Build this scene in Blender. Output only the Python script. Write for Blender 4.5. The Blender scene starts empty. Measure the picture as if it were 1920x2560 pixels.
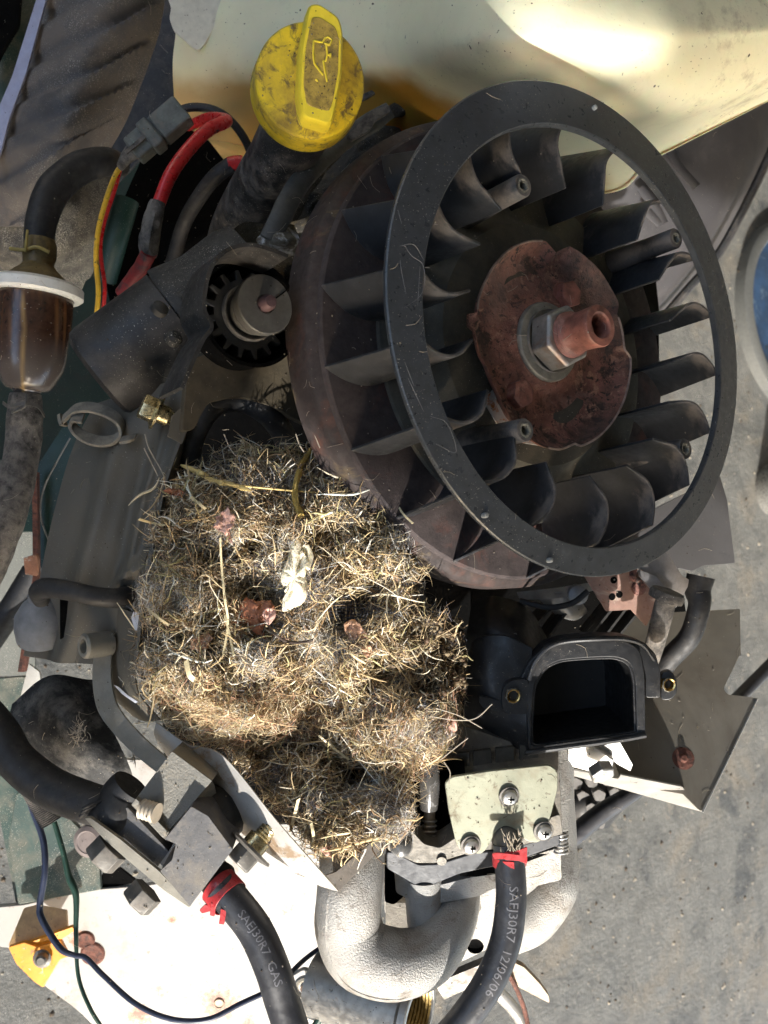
import bpy, bmesh, math, random
import numpy as np
from mathutils import Vector, Matrix, noise
random.seed(7); RNG = np.random.default_rng(7)
SC = bpy.context.scene; COL = SC.collection
# ------------------------------------------------------------------ camera
FOC = 2200.0                                    # focal length in pixels of the 1920x2560 photograph
UPC = np.array([.566, .068, .821]); UPC /= np.linalg.norm(UPC)
YC = np.array([0, 1., 0]); YC -= YC @ UPC * UPC; YC /= np.linalg.norm(YC)
XC = np.cross(YC, UPC)
AX = np.array([XC, YC, UPC])                    # camera axes -> world
RING = np.array([0, 0, .55])                    # centre of the fan's ring, on the engine's axis
CAM = RING - AX @ np.array([.0828, .074, -.3561])
cd = bpy.data.cameras.new('camera'); co = bpy.data.objects.new('camera', cd); COL.objects.link(co)
co.matrix_world = Matrix([list(AX[i]) + [CAM[i]] for i in range(3)] + [[0, 0, 0, 1]])
cd.sensor_fit = 'VERTICAL'; cd.sensor_height = 36; cd.lens = FOC / 2560 * 36
cd.clip_start = .01; cd.clip_end = 200
cd.dof.use_dof = True; cd.dof.focus_distance = .37; cd.dof.aperture_fstop = 22
SC.camera = co
# ------------------------------------------------------------------ daylight
SUN_EL, SUN_AZ = 24.5, -110.6                    # degrees; azimuth from +X, the open garage door is on the -Y side
L = np.array([math.cos(math.radians(SUN_EL)) * math.cos(math.radians(SUN_AZ)),
              math.cos(math.radians(SUN_EL)) * math.sin(math.radians(SUN_AZ)), math.sin(math.radians(SUN_EL))])
W = bpy.data.worlds.new('World'); SC.world = W; W.use_nodes = True
nt = W.node_tree; nt.nodes.clear()
sky = nt.nodes.new('ShaderNodeTexSky'); sky.sky_type = 'NISHITA'; sky.sun_disc = False
sky.sun_elevation = math.radians(SUN_EL); sky.sun_rotation = math.radians(90 - SUN_AZ)
sky.dust_density = 2; sky.air_density = 1; sky.ozone_density = .8
bg = nt.nodes.new('ShaderNodeBackground'); bg.inputs[1].default_value = .15
wo = nt.nodes.new('ShaderNodeOutputWorld')
nt.links.new(sky.outputs[0], bg.inputs[0]); nt.links.new(bg.outputs[0], wo.inputs[0])
sd = bpy.data.lights.new('sun', 'SUN'); sd.energy = 2.0; sd.angle = math.radians(.5); sd.color = (1, .97, .92)
so = bpy.data.objects.new('sun', sd); COL.objects.link(so)
so.rotation_euler = Vector(L).to_track_quat('Z', 'Y').to_euler()
SC.view_settings.view_transform = 'Standard'; SC.view_settings.look = 'None'
SC.view_settings.exposure = 2.1; SC.view_settings.gamma = 1
SC.cycles.max_bounces = 6; SC.cycles.diffuse_bounces = 4; SC.cycles.use_denoising = True
# ------------------------------------------------------------------ pixel of the photograph -> point of the place
def ray(x, y): return AX @ np.array([(x - 960) / FOC, (1280 - y) / FOC, -1.])
def D(x, y, d): return CAM + ray(x, y) * d                  # at depth d
def H(x, y, z):                                             # at height z
    r = ray(x, y); return CAM + r * ((z - CAM[2]) / r[2])
def onp(x, y, p0, n):
    r = ray(x, y); return CAM + r * (((p0 - CAM) @ n) / (r @ n))
VIEW = AX @ np.array([0, 0, 1.])                            # towards the camera
IR = AX @ np.array([1., 0, 0]); IU = AX @ np.array([0, 1., 0])
UP = np.array([0, 0, 1.])
def unit(v): v = np.asarray(v, float); return v / np.linalg.norm(v)
# ------------------------------------------------------------------ materials
class NT:
    def __init__(s, name):
        s.m = bpy.data.materials.new(name); s.m.use_nodes = True; s.t = s.m.node_tree
        s.b = s.t.nodes['Principled BSDF']; s.tc = s.t.nodes.new('ShaderNodeTexCoord').outputs['Object']
    def n(s, ty, **k):
        o = s.t.nodes.new(ty)
        for a, v in k.items(): setattr(o, a, v)
        return o
    def l(s, a, b): s.t.links.new(a, b)
    def noise(s, scale, detail=4, rough=.6, dist=0, off=(0, 0, 0), stretch=None):
        src = s.tc
        if stretch or off != (0, 0, 0):
            mp = s.n('ShaderNodeMapping'); mp.inputs['Location'].default_value = off
            if stretch: mp.inputs['Scale'].default_value = stretch
            s.l(s.tc, mp.inputs[0]); src = mp.outputs[0]
        o = s.n('ShaderNodeTexNoise'); o.inputs['Scale'].default_value = scale; o.inputs['Detail'].default_value = detail
        o.inputs['Roughness'].default_value = rough; o.inputs['Distortion'].default_value = dist
        s.l(src, o.inputs['Vector']); return o.outputs['Fac']
    def vor(s, scale, feature='F1'):
        o = s.n('ShaderNodeTexVoronoi'); o.feature = feature; o.inputs['Scale'].default_value = scale
        s.l(s.tc, o.inputs['Vector']); return o.outputs['Distance']
    def ramp(s, fac, a, b, lo=0., hi=1.):
        o = s.n('ShaderNodeMapRange'); s.l(fac, o.inputs[0])
        o.inputs[1].default_value = a; o.inputs[2].default_value = b; o.inputs[3].default_value = lo; o.inputs[4].default_value = hi
        return o.outputs[0]
    def mix(s, fac, a, b, mode='MIX'):
        o = s.n('ShaderNodeMix', data_type='RGBA', blend_type=mode)
        for i, v in ((0, fac), (6, a), (7, b)):
            if hasattr(v, 'is_output') or hasattr(v, 'links'): s.l(v, o.inputs[i])
            else: o.inputs[i].default_value = v if i == 0 else tuple(v) + (1,) if len(v) == 3 else v
        return o.outputs[2]
    def mul(s, a, b):
        o = s.n('ShaderNodeMath', operation='MULTIPLY'); s.l(a, o.inputs[0])
        if hasattr(b, 'links'): s.l(b, o.inputs[1])
        else: o.inputs[1].default_value = b
        return o.outputs[0]
    def bump(s, h, strength=.3, dist=.0005, prev=None):
        o = s.n('ShaderNodeBump'); o.inputs['Strength'].default_value = strength; o.inputs['Distance'].default_value = dist
        s.l(h, o.inputs['Height'])
        if prev is not None: s.l(prev, o.inputs['Normal'])
        return o.outputs[0]
MATS = {}; FINE = 3.2
def mat(name, col, rough=.55, metal=0., var=.25, vs=60, dust=None, da=.5, ds=35, dsoft=.12, spots=(), speck=.0, speckc=(.5, .47, .4),
        bump=.25, bs=400, bd=.0004, bigbump=0, coat=0, stretch=None, spec=None, trans=0, sss=0, rvar=.12, attr=None, pits=0):
    """col base; var tonal variation; dust = colour laid on by noise (da share 0..1); spots = [(colour, scale, share, softness)]; speck = share of fine light specks"""
    if name in MATS: return MATS[name]
    q = NT(name); off = (len(MATS) * .37, len(MATS) * .11, 0); vs *= FINE; ds *= FINE
    if attr:
        a = q.n('ShaderNodeAttribute'); a.attribute_name = attr; c = a.outputs['Color']
    else:
        n1 = q.noise(vs, 5, .65, off=off, stretch=stretch)
        c = q.mix(q.ramp(n1, .3, .7), tuple(v * (1 - var) for v in col), tuple(min(1, v * (1 + var)) for v in col))
    rsrc = q.noise(vs * 1.7, 3, off=off)
    rr = q.ramp(rsrc, .3, .7, max(.02, rough - rvar), min(1, rough + rvar))
    for i, sp in enumerate(spots):
        sc_, ss, share, soft = sp[:4]
        n = q.noise(ss * FINE, 6, .7, dist=.6, off=(i * 1.3 + .2 + off[0], i * .7, 0), stretch=stretch)
        f = q.ramp(n, .72 - share * .45, .72 - share * .45 + soft)
        c = q.mix(f, c, sc_)
        if metal: pass
    if dust:
        n = q.noise(ds, 7, .72, dist=.3, off=(off[1] + 3, off[0], 1))
        f = q.ramp(n, .72 - da * .5, .72 - da * .5 + dsoft, 0, .92)
        fine = q.noise(ds * 25, 3, .7)
        f = q.mul(f, q.ramp(fine, .25, .6, .55, 1))
        c = q.mix(f, c, dust); rr2 = q.n('ShaderNodeMix'); q.l(f, rr2.inputs[0]); q.l(rr, rr2.inputs[2]); rr2.inputs[3].default_value = .93; rr = rr2.outputs[0]
        if metal:
            mm = q.ramp(f, 0, .8, metal, 0); q.l(mm, q.b.inputs['Metallic'])
    if speck:
        v = q.noise(1700, 2, .5, off=off); f = q.ramp(v, .78 - speck * .3, .84 - speck * .3)
        f = q.mul(f, q.ramp(q.noise(45, 3, off=off), .4, .6))
        c = q.mix(f, c, speckc)
    q.l(c, q.b.inputs['Base Color']); q.l(rr, q.b.inputs['Roughness'])
    if metal and not dust: q.b.inputs['Metallic'].default_value = metal
    nb = None
    if bump:
        nb = q.bump(q.noise(bs, 5, .7, off=off), bump, bd)
    if bigbump: nb = q.bump(q.noise(25, 4, .5, off=off), bigbump, .004, nb)
    if pits: nb = q.bump(q.ramp(q.vor(pits), .0, .5), .5, .0006, nb)
    if nb is not None: q.l(nb, q.b.inputs['Normal'])
    if coat: q.b.inputs['Coat Weight'].default_value = coat; q.b.inputs['Coat Roughness'].default_value = .15
    if spec is not None: q.b.inputs['Specular IOR Level'].default_value = spec
    if trans: q.b.inputs['Transmission Weight'].default_value = trans
    if sss:
        q.b.inputs['Subsurface Weight'].default_value = sss; q.b.inputs['Subsurface Radius'].default_value = (1, .7, .3); q.b.inputs['Subsurface Scale'].default_value = .01
    MATS[name] = q.m; return q.m
DUST = (.20, .175, .15); DUSTL = (.34, .31, .26)
def M(k): return MATS[k]
mat('black_plastic', (.016, .017, .020), .42, var=.3, dust=(.11, .095, .085), da=.5, ds=22, dsoft=.35, bump=.12, bs=900, speck=.25)
mat('fan_ring', (.040, .045, .052), .36, var=.25, dust=(.10, .10, .10), da=.30, ds=18, dsoft=.4, bump=.1, bs=900, speck=.35)
mat('blade_plastic', (.026, .028, .032), .42, var=.3, dust=(.14, .122, .11), da=.46, ds=9, dsoft=.10, bump=.12, bs=700)
mat('black_rubber', (.014, .014, .015), .6, var=.3, dust=(.085, .075, .065), da=.42, ds=40, dsoft=.35, bump=.3, bs=600)
mat('dusty_rubber', (.03, .028, .026), .85, var=.3, dust=(.21, .185, .16), da=.75, ds=55, dsoft=.25, bump=.7, bs=450, bd=.0008, speck=.3)
mat('clean_rubber', (.028, .029, .034), .42, var=.2, dust=(.10, .10, .105), da=.4, ds=50, dsoft=.4, bump=.15, bs=900, bigbump=.1)
mat('iron_rusty', (.040, .030, .029), .8, var=.35, spots=[((.12, .042, .028), 12, .36, .2)], dust=(.085, .066, .062), da=.5, ds=25, dsoft=.3, bump=.4, bs=700)
mat('iron_rim', (.038, .027, .024), .75, var=.4, spots=[((.17, .12, .055), 12, .30, .12), ((.12, .042, .024), 14, .4, .25)], bump=.6, bs=300)
mat('rust_red', (.20, .088, .068), .8, var=.6, vs=30, spots=[((.32, .14, .09), 9, .46, .30), ((.33, .225, .20), 16, .38, .25), ((.045, .030, .026), 7, .42, .30), ((.040, .026, .022), 34, .44, .08), ((.36, .20, .14), 42, .38, .07), ((.022, .016, .014), 90, .36, .05)], bump=1, bs=420, bd=.0010, speck=.4, speckc=(.5, .3, .2))
mat('rust_dark', (.12, .045, .03), .85, var=.45, vs=120, spots=[((.03, .02, .018), 60, .45, .15)], bump=.9, bs=400, bd=.0007)
mat('steel', (.42, .41, .39), .38, metal=.85, var=.2, spots=[((.30, .16, .09), 120, .2, .15)], bump=.2, bs=500)
mat('dull_steel', (.12, .112, .10), .5, metal=.4, var=.3, dust=DUST, da=.4, bump=.3, bs=500)
mat('zinc_gold', (.46, .39, .23), .28, metal=.95, var=.3, vs=200, bump=.2, bs=500)
mat('brass', (.65, .45, .17), .3, metal=1, var=.2, bump=.1)
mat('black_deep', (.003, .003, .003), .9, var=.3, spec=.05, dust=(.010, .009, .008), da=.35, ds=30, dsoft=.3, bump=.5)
mat('gasket_dark', (.03, .03, .03), .7, var=.3, bump=.3)
# ------------------------------------------------------------------ geometry: every builder returns (verts, faces)
def merge(*gs):
    V = []; Fc = []; o = 0
    for v, f in gs:
        v = [tuple(p) for p in v]; V += v; Fc += [tuple(i + o for i in q) for q in f]; o += len(v)
    return V, Fc
def catmull(P, n):
    P = np.array(P, float)
    if len(P) == 2: return P[0] + (P[1] - P[0]) * np.linspace(0, 1, n)[:, None]
    Q = np.vstack([2 * P[0] - P[1], P, 2 * P[-1] - P[-2]]); m = len(P) - 1
    o = []
    for t in np.linspace(0, m, n):
        i = min(int(t), m - 1); u = t - i; a, b, c, d = Q[i:i + 4]
        o.append(.5 * (2 * b + (c - a) * u + (2 * a - 5 * b + 4 * c - d) * u * u + (3 * b - 3 * c + d - a) * u ** 3))
    return np.array(o)
def frames(P):
    T = np.gradient(P, axis=0); T /= np.linalg.norm(T, axis=1)[:, None] + 1e-12
    a = VIEW - VIEW @ T[0] * T[0]
    if np.linalg.norm(a) < 1e-3: a = UP - UP @ T[0] * T[0]
    a = unit(a); A_ = [a]
    for i in range(1, len(P)):
        a = A_[-1] - A_[-1] @ T[i] * T[i]; A_.append(unit(a))
    A_ = np.array(A_); return T, A_, np.cross(T, A_)
def tube(pts, r, seg=14, n=None, caps=True, wob=0, flat=1., smooth=True):
    """round (or flattened: flat = second radius / first) tube along points; r number or list along it"""
    n = n or (max(2, len(pts) * 7) if smooth else len(pts))
    P = catmull(pts, n) if smooth else np.array(pts, float)
    R = np.interp(np.linspace(0, 1, len(P)), np.linspace(0, 1, len(r)), r) if hasattr(r, '__len__') else np.full(len(P), r)
    T, a, b = frames(P); V = []
    for i in range(len(P)):
        for k in range(seg):
            t = 2 * math.pi * k / seg
            q = R[i] * (1 + (wob * (noise.noise(Vector(P[i] * 180) + Vector((k * .9, 0, 0)))) if wob else 0))
            V.append(P[i] + a[i] * math.cos(t) * q * flat + b[i] * math.sin(t) * q)
    Fc = [(i * seg + k, i * seg + (k + 1) % seg, (i + 1) * seg + (k + 1) % seg, (i + 1) * seg + k) for i in range(len(P) - 1) for k in range(seg)]
    if caps: Fc += [tuple(range(seg))[::-1], tuple((len(P) - 1) * seg + k for k in range(seg))]
    return V, Fc
def basis(axis):
    z = unit(axis); a = VIEW - VIEW @ z * z
    if np.linalg.norm(a) < .05: a = IU - IU @ z * z
    x = unit(a); return x, np.cross(z, x), z
def lathe(c, axis, prof, seg=48, a0=0, a1=360, cap0=False, cap1=False, rfun=None, ref=None):
    """prof = [(radius, height)] about axis through c"""
    x, y, z = basis(axis)
    if ref is not None: x = unit(np.array(ref, float) - np.array(ref, float) @ z * z); y = np.cross(z, x)
    full = a1 - a0 >= 359.9; m = seg if full else seg + 1; V = []
    for r, h in prof:
        for k in range(m):
            t = math.radians(a0 + (a1 - a0) * k / seg); q = r * (rfun(t, r, h) if rfun else 1)
            V.append(c + x * math.cos(t) * q + y * math.sin(t) * q + z * h)
    Fc = []
    for i in range(len(prof) - 1):
        for k in range(seg):
            k2 = (k + 1) % m; Fc.append((i * m + k, i * m + k2, (i + 1) * m + k2, (i + 1) * m + k))
    if cap0: Fc.append(tuple(range(m))[::-1])
    if cap1: Fc.append(tuple((len(prof) - 1) * m + k for k in range(m)))
    return V, Fc
def rounded(poly, r, n=4):
    """round the corners of a 2-D outline; r number or list"""
    P = [np.array(p, float) for p in poly]; o = []
    for i, p in enumerate(P):
        q = r[i] if hasattr(r, '__len__') else r
        a = P[i - 1] - p; b = P[(i + 1) % len(P)] - p; la, lb = np.linalg.norm(a), np.linalg.norm(b)
        q = min(q, la * .45, lb * .45)
        if q <= 0: o.append(p); continue
        a = p + a / la * q; b = p + b / lb * q
        for t in np.linspace(0, 1, n): o.append((1 - t) ** 2 * a + 2 * t * (1 - t) * p + t * t * b)
    return [tuple(v) for v in o]
def prism(front, off):
    """closed outline of 3-D points and the vector to its back face"""
    n = len(front); V = [np.array(p) for p in front] + [np.array(p) + off for p in front]
    return V, [tuple(range(n)), tuple(range(2 * n - 1, n - 1, -1))] + [(i, i + n, (i + 1) % n + n, (i + 1) % n) for i in range(n)]
def plane3(a, b, c):
    A_, B_, C_ = D(*a), D(*b), D(*c); n = unit(np.cross(B_ - A_, C_ - A_))
    return A_, n if n @ (CAM - A_) > 0 else -n
def slab(px, pl, th, rnd=0):
    p0, n = pl; px = rounded(px, rnd) if rnd is not None and (hasattr(rnd, '__len__') or rnd > 0) else px
    return prism([onp(x, y, p0, n) for x, y in px], -n * th)
def facing(x, y, d, tilt=(0, 0)):
    """plane facing the camera through a point, leaning by tilt (towards picture right, up)"""
    return D(x, y, d), unit(VIEW + IR * tilt[0] + IU * tilt[1])
def box(c, ax, ay, az, sx, sy, sz):
    ax, ay, az = unit(ax), unit(ay), unit(az)
    V = [c + ax * i * sx / 2 + ay * j * sy / 2 + az * k * sz / 2 for i in (-1, 1) for j in (-1, 1) for k in (-1, 1)]
    return V, [(0, 1, 3, 2), (4, 6, 7, 5), (0, 4, 5, 1), (2, 3, 7, 6), (0, 2, 6, 4), (1, 5, 7, 3)]
def loft(curves, nu=24, nv=24, rough=0, th=0, relief=None, rs=60):
    """surface through curves of (x, y, d) picture points; relief(u, v) pushes it towards the camera in metres"""
    C3 = [catmull([D(*p) for p in c], nv) for c in curves]
    G = np.array([catmull([c[j] for c in C3], nu) for j in range(nv)])   # nv x nu x 3
    V = []
    for j in range(nv):
        for i in range(nu):
            p = G[j, i]; h = 0
            if rough: h += rough * noise.fractal(Vector(p * rs), .8, 2.1, 4)
            if relief: h += relief(j / (nv - 1), i / (nu - 1))
            V.append(p + VIEW * h)
    Fc = [(j * nu + i, j * nu + i + 1, (j + 1) * nu + i + 1, (j + 1) * nu + i) for j in range(nv - 1) for i in range(nu - 1)]
    if th:
        o = len(V); V += [p - VIEW * th for p in V]
        Fc += [tuple(k + o for k in f)[::-1] for f in Fc]
        rim = [i for i in range(nu)] + [j * nu + nu - 1 for j in range(1, nv)] + [(nv - 1) * nu + i for i in range(nu - 2, -1, -1)] + [j * nu for j in range(nv - 2, 0, -1)]
        Fc += [(rim[k], rim[k] + o, rim[(k + 1) % len(rim)] + o, rim[(k + 1) % len(rim)]) for k in range(len(rim))]
    return V, Fc
def sheetbend(pts3, width_vec, th, n=None, smooth=True):
    """flat strap: a path given its width and thickness"""
    P = catmull(pts3, n or len(pts3) * 6) if smooth else np.array(pts3, float)
    T = np.gradient(P, axis=0); T /= np.linalg.norm(T, axis=1)[:, None]
    w = np.asarray(width_vec, float); V = []
    for p, t in zip(P, T):
        nn = unit(np.cross(t, w)) * th / 2
        V += [p + nn, p + w + nn, p + w - nn, p - nn]
    Fc = [(i * 4 + k, i * 4 + (k + 1) % 4, (i + 1) * 4 + (k + 1) % 4, (i + 1) * 4 + k) for i in range(len(P) - 1) for k in range(4)]
    m = (len(P) - 1) * 4
    return V, Fc + [(3, 2, 1, 0), (m, m + 1, m + 2, m + 3)]
def hexnut(c, axis, r, h, spin=0, hole=0, dome=0):
    x, y, z = basis(axis); V = []; k6 = [math.radians(60 * k + spin) for k in range(6)]
    ring = lambda q, hh: [c + (x * math.cos(t) + y * math.sin(t)) * q + z * hh for t in k6]
    V = ring(r, 0) + ring(r, h * .88) + ring(r * .9, h)
    Fc = [(i, (i + 1) % 6, 6 + (i + 1) % 6, 6 + i) for i in range(6)] + [(6 + i, 6 + (i + 1) % 6, 12 + (i + 1) % 6, 12 + i) for i in range(6)]
    Fc += [tuple(range(12, 18)), (5, 4, 3, 2, 1, 0)]
    return V, Fc
def thread(c, axis, r, length, pitch=.0012, seg=20, depth=.12):
    n = max(3, int(length / pitch) * 2); return lathe(c, axis, [(0, 0)] + [(r * (1 - (depth if i % 2 else 0)), length * i / n) for i in range(n + 1)] + [(0, length)], seg)
# ------------------------------------------------------------------ objects
def obj(name, g, m, parent=None, bevel=0, auto=35, label=None, kind=None, sub=0, col=None, tri=False):
    V, Fc = g; loc = np.array(parent['_w']) if parent is not None else np.zeros(3)
    if parent is None: loc = np.mean(np.array(V[:4000]), 0)
    me = bpy.data.meshes.new(name); me.from_pydata([tuple(np.asarray(p) - loc) for p in V], [], Fc)
    bm = bmesh.new(); bm.from_mesh(me); bmesh.ops.remove_doubles(bm, verts=bm.verts, dist=1e-6)
    bmesh.ops.recalc_face_normals(bm, faces=bm.faces); bm.to_mesh(me); bm.free()
    me.shade_smooth(); me.set_sharp_from_angle(angle=math.radians(auto))
    mm = M(m) if isinstance(m, str) else m
    me.materials.append(mm)
    o = bpy.data.objects.new(name, me); COL.objects.link(o); o['_w'] = [float(v) for v in loc]
    if parent is not None: o.parent = parent
    if parent is not None: o.location = (0, 0, 0)
    else: o.location = loc
    if bevel:
        b = o.modifiers.new('bevel', 'BEVEL'); b.width = bevel; b.segments = 2; b.limit_method = 'ANGLE'; b.angle_limit = math.radians(40); b.harden_normals = True
    if sub: s = o.modifiers.new('sub', 'SUBSURF'); s.levels = s.render_levels = sub
    if label: o['label'] = label
    if kind: o['kind'] = kind
    return o
def thing(name, label, cat, loc, group=None):
    o = bpy.data.objects.new(name, None); COL.objects.link(o); o.empty_display_size = .01
    o.location = loc; o['label'] = label; o['category'] = cat; o['_w'] = [float(v) for v in loc]
    if group: o['group'] = group
    return o
def solo(name, g, m, label, cat, group=None, **k):
    o = obj(name, g, m, None, **k); o['label'] = label; o['category'] = cat
    if group: o['group'] = group
    return o
def struct(name, g, m, **k): return obj(name, g, m, None, kind='structure', **k)
def textmesh(body, size, place, name, m, parent, bold=0, cuts=2, spacing=1.0):
    """flat print: font outline mapped by place(x, y) -> point; size = cap height in metres"""
    cu = bpy.data.curves.new('lettering', 'FONT'); cu.body = body; cu.size = 1; cu.resolution_u = 2; cu.offset = bold; cu.space_character = spacing
    to = bpy.data.objects.new('lettering', cu); COL.objects.link(to); bpy.context.view_layer.update()
    me = bpy.data.meshes.new_from_object(to.evaluated_get(bpy.context.evaluated_depsgraph_get()))
    bpy.data.objects.remove(to); bpy.data.curves.remove(cu)
    bm = bmesh.new(); bm.from_mesh(me); bmesh.ops.triangulate(bm, faces=bm.faces)
    for _ in range(cuts):
        bmesh.ops.subdivide_edges(bm, edges=[e for e in bm.edges if e.calc_length() > .15], cuts=1)
        bmesh.ops.triangulate(bm, faces=bm.faces)
    s = size / .7
    V = [place(v.co.x * s, v.co.y * s) for v in bm.verts]; Fc = [tuple(v.index for v in f.verts) for f in bm.faces]
    bm.free(); return obj(name, (V, Fc), m, parent)
# ================================================================== the garage
mat('concrete', (.112, .113, .105), .8, var=.2, vs=6, spots=[((.155, .138, .11), 2.6, .42, .14), ((.050, .054, .055), 3.4, .44, .14), ((.19, .172, .14), 9, .22, .07), ((.045, .045, .045), 16, .2, .05), ((.26, .24, .20), 26, .2, .04)], bump=.8, bs=160, bd=.002, speck=.6, speckc=(.5, .48, .42))
mat('garage_board', (.62, .60, .56), .8, var=.2, vs=6, bump=.2, bs=60)
mat('garage_roofing', (.55, .54, .52), .85, var=.2, vs=6, bump=.2, bs=60)
X0, X1, Y0, Y1 = -2.6, 3.2, -1.45, 3.0
lit = H(1010, 1160, .507); te = L[2] / abs(L[1])
HEAD = lit[2] + (lit[1] - Y0) * te          # height of the unseen header, added to shade everything above the nest
def slabbox(x0, x1, y0, y1, z0, z1):
    return box(np.array([(x0 + x1) / 2, (y0 + y1) / 2, (z0 + z1) / 2]), (1, 0, 0), (0, 1, 0), (0, 0, 1), x1 - x0, y1 - y0, z1 - z0)
V = [(-30, -30, 0), (30, -30, 0), (30, 30, 0), (-30, 30, 0)]
struct('ground', (V, [(0, 1, 2, 3)]), 'concrete')
# ================================================================== fuel tank
def vcol(o, name, fn):
    me = o.data; w = np.array(o['_w']); at = me.color_attributes.new(name, 'FLOAT_COLOR', 'POINT')
    for i, v in enumerate(me.vertices):
        c = fn(np.array(v.co) + w); at.data[i].color = (*c, 1)
def topx(p):
    c = AX.T @ (np.array(p) - CAM); return 960 + FOC * c[0] / -c[2], 1280 - FOC * c[1] / -c[2]
def sstep(a, b, v): t = min(1, max(0, (v - a) / (b - a))); return t * t * (3 - 2 * t)
tank = thing('fuel_tank', 'stained cream yellow plastic fuel tank, lower shade painted amber, at the top behind the oil cap', 'fuel tank', D(1200, 100, .52))
q = NT('tank_plastic')
a_ = q.n('ShaderNodeAttribute'); a_.attribute_name = 'tone_map'
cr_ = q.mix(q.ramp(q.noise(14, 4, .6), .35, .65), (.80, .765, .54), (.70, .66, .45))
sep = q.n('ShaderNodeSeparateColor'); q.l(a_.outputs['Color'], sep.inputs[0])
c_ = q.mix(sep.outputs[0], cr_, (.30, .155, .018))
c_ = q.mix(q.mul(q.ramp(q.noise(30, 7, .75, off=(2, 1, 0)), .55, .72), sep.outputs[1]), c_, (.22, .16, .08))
c_ = q.mix(q.mul(q.ramp(q.noise(600, 3, .6, off=(5, 1, 0)), .66, .72), q.ramp(q.noise(30, 3), .35, .65)), c_, (.10, .075, .04))
c_ = q.mix(q.ramp(q.noise(210, 2, .5, off=(7, 1, 0)), .735, .75), c_, (.08, .06, .04))
q.l(c_, q.b.inputs['Base Color']); q.b.inputs['Roughness'].default_value = .5
q.b.inputs['Subsurface Weight'].default_value = .25; q.b.inputs['Subsurface Scale'].default_value = .012
q.l(q.bump(q.noise(60, 4), .25, .002), q.b.inputs['Normal']); MATS['tank_plastic'] = q.m
def tone_map(p):  # amber band is lower-side shade put into the colour; brown blotches are dirt
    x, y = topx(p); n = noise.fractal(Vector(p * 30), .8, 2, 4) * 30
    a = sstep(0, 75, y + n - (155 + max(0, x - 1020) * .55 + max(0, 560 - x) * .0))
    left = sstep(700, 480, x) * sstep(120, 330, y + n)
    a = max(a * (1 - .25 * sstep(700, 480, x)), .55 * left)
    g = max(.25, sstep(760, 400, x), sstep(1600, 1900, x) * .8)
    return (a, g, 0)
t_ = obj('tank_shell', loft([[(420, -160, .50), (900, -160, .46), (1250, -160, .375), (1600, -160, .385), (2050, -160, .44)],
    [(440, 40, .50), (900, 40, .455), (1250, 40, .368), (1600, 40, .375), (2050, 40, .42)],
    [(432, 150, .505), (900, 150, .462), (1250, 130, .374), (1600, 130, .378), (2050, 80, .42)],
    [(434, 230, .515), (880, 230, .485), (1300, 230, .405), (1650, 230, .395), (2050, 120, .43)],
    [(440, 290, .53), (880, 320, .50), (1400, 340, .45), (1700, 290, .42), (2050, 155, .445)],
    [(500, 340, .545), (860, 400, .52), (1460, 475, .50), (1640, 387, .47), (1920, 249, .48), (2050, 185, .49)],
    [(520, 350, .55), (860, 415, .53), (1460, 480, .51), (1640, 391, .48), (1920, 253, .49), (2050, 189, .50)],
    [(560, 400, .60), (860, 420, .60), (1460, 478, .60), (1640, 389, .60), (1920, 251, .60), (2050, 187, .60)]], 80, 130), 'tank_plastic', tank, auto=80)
vcol(t_, 'tone_map', tone_map)
fl = obj('tank_flange', slab([(400, -60), (428, 20), (423, 45), (433, 75), (472, 110), (494, 127), (512, 110), (560, 20), (600, -60)], facing(480, 50, .49, (.1, -.2)), .003, 8), mat('flange_white', (.66, .64, .55), .5, var=.12, spots=[((.3, .24, .16), 40, .3, .2), ((.12, .09, .06), 160, .16, .03)], bump=.15), tank, bevel=.001)
# ================================================================== grey fender panel behind the fan
mat('fender_plastic', (.040, .038, .041), .5, var=.15, vs=5, spots=[((.060, .056, .057), 14, .4, .2)], bump=.2, bs=200, speck=.2)
fd = thing('fender_panel', 'dark grey moulded plastic fender with a black rolled edge behind the fan', 'fender', D(1750, 500, .72))
obj('panel', loft([[(1300, 380, .66), (1640, 330, .66), (2000, 150, .70)], [(1330, 560, .68), (1640, 520, .68), (1930, 386, .70)], [(1360, 760, .70), (1580, 720, .70), (1790, 640, .71)], [(1400, 900, .71), (1500, 860, .72), (1637, 816, .72)]], 40, 40, relief=lambda u, v: -.02 * max(0, u - .8) ** 1.5 * 11), 'fender_plastic', fd, auto=60)
obj('rolled_edge', tube([D(1955, 300, .69), D(1924, 386, .695), D(1855, 530, .70), D(1792, 640, .705), D(1720, 722, .71), D(1637, 818, .715)], .0035, 10), 'black_plastic', fd)
for p in ([(1672, 375), (1700, 420), (1742, 468)], [(1600, 470), (1640, 520), (1660, 560)], [(1618, 530), (1650, 560)]):
    obj('rib', tube([D(x, y, .665) for x, y in p], .0035, 10, flat=.5), 'fender_plastic', fd)
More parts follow.
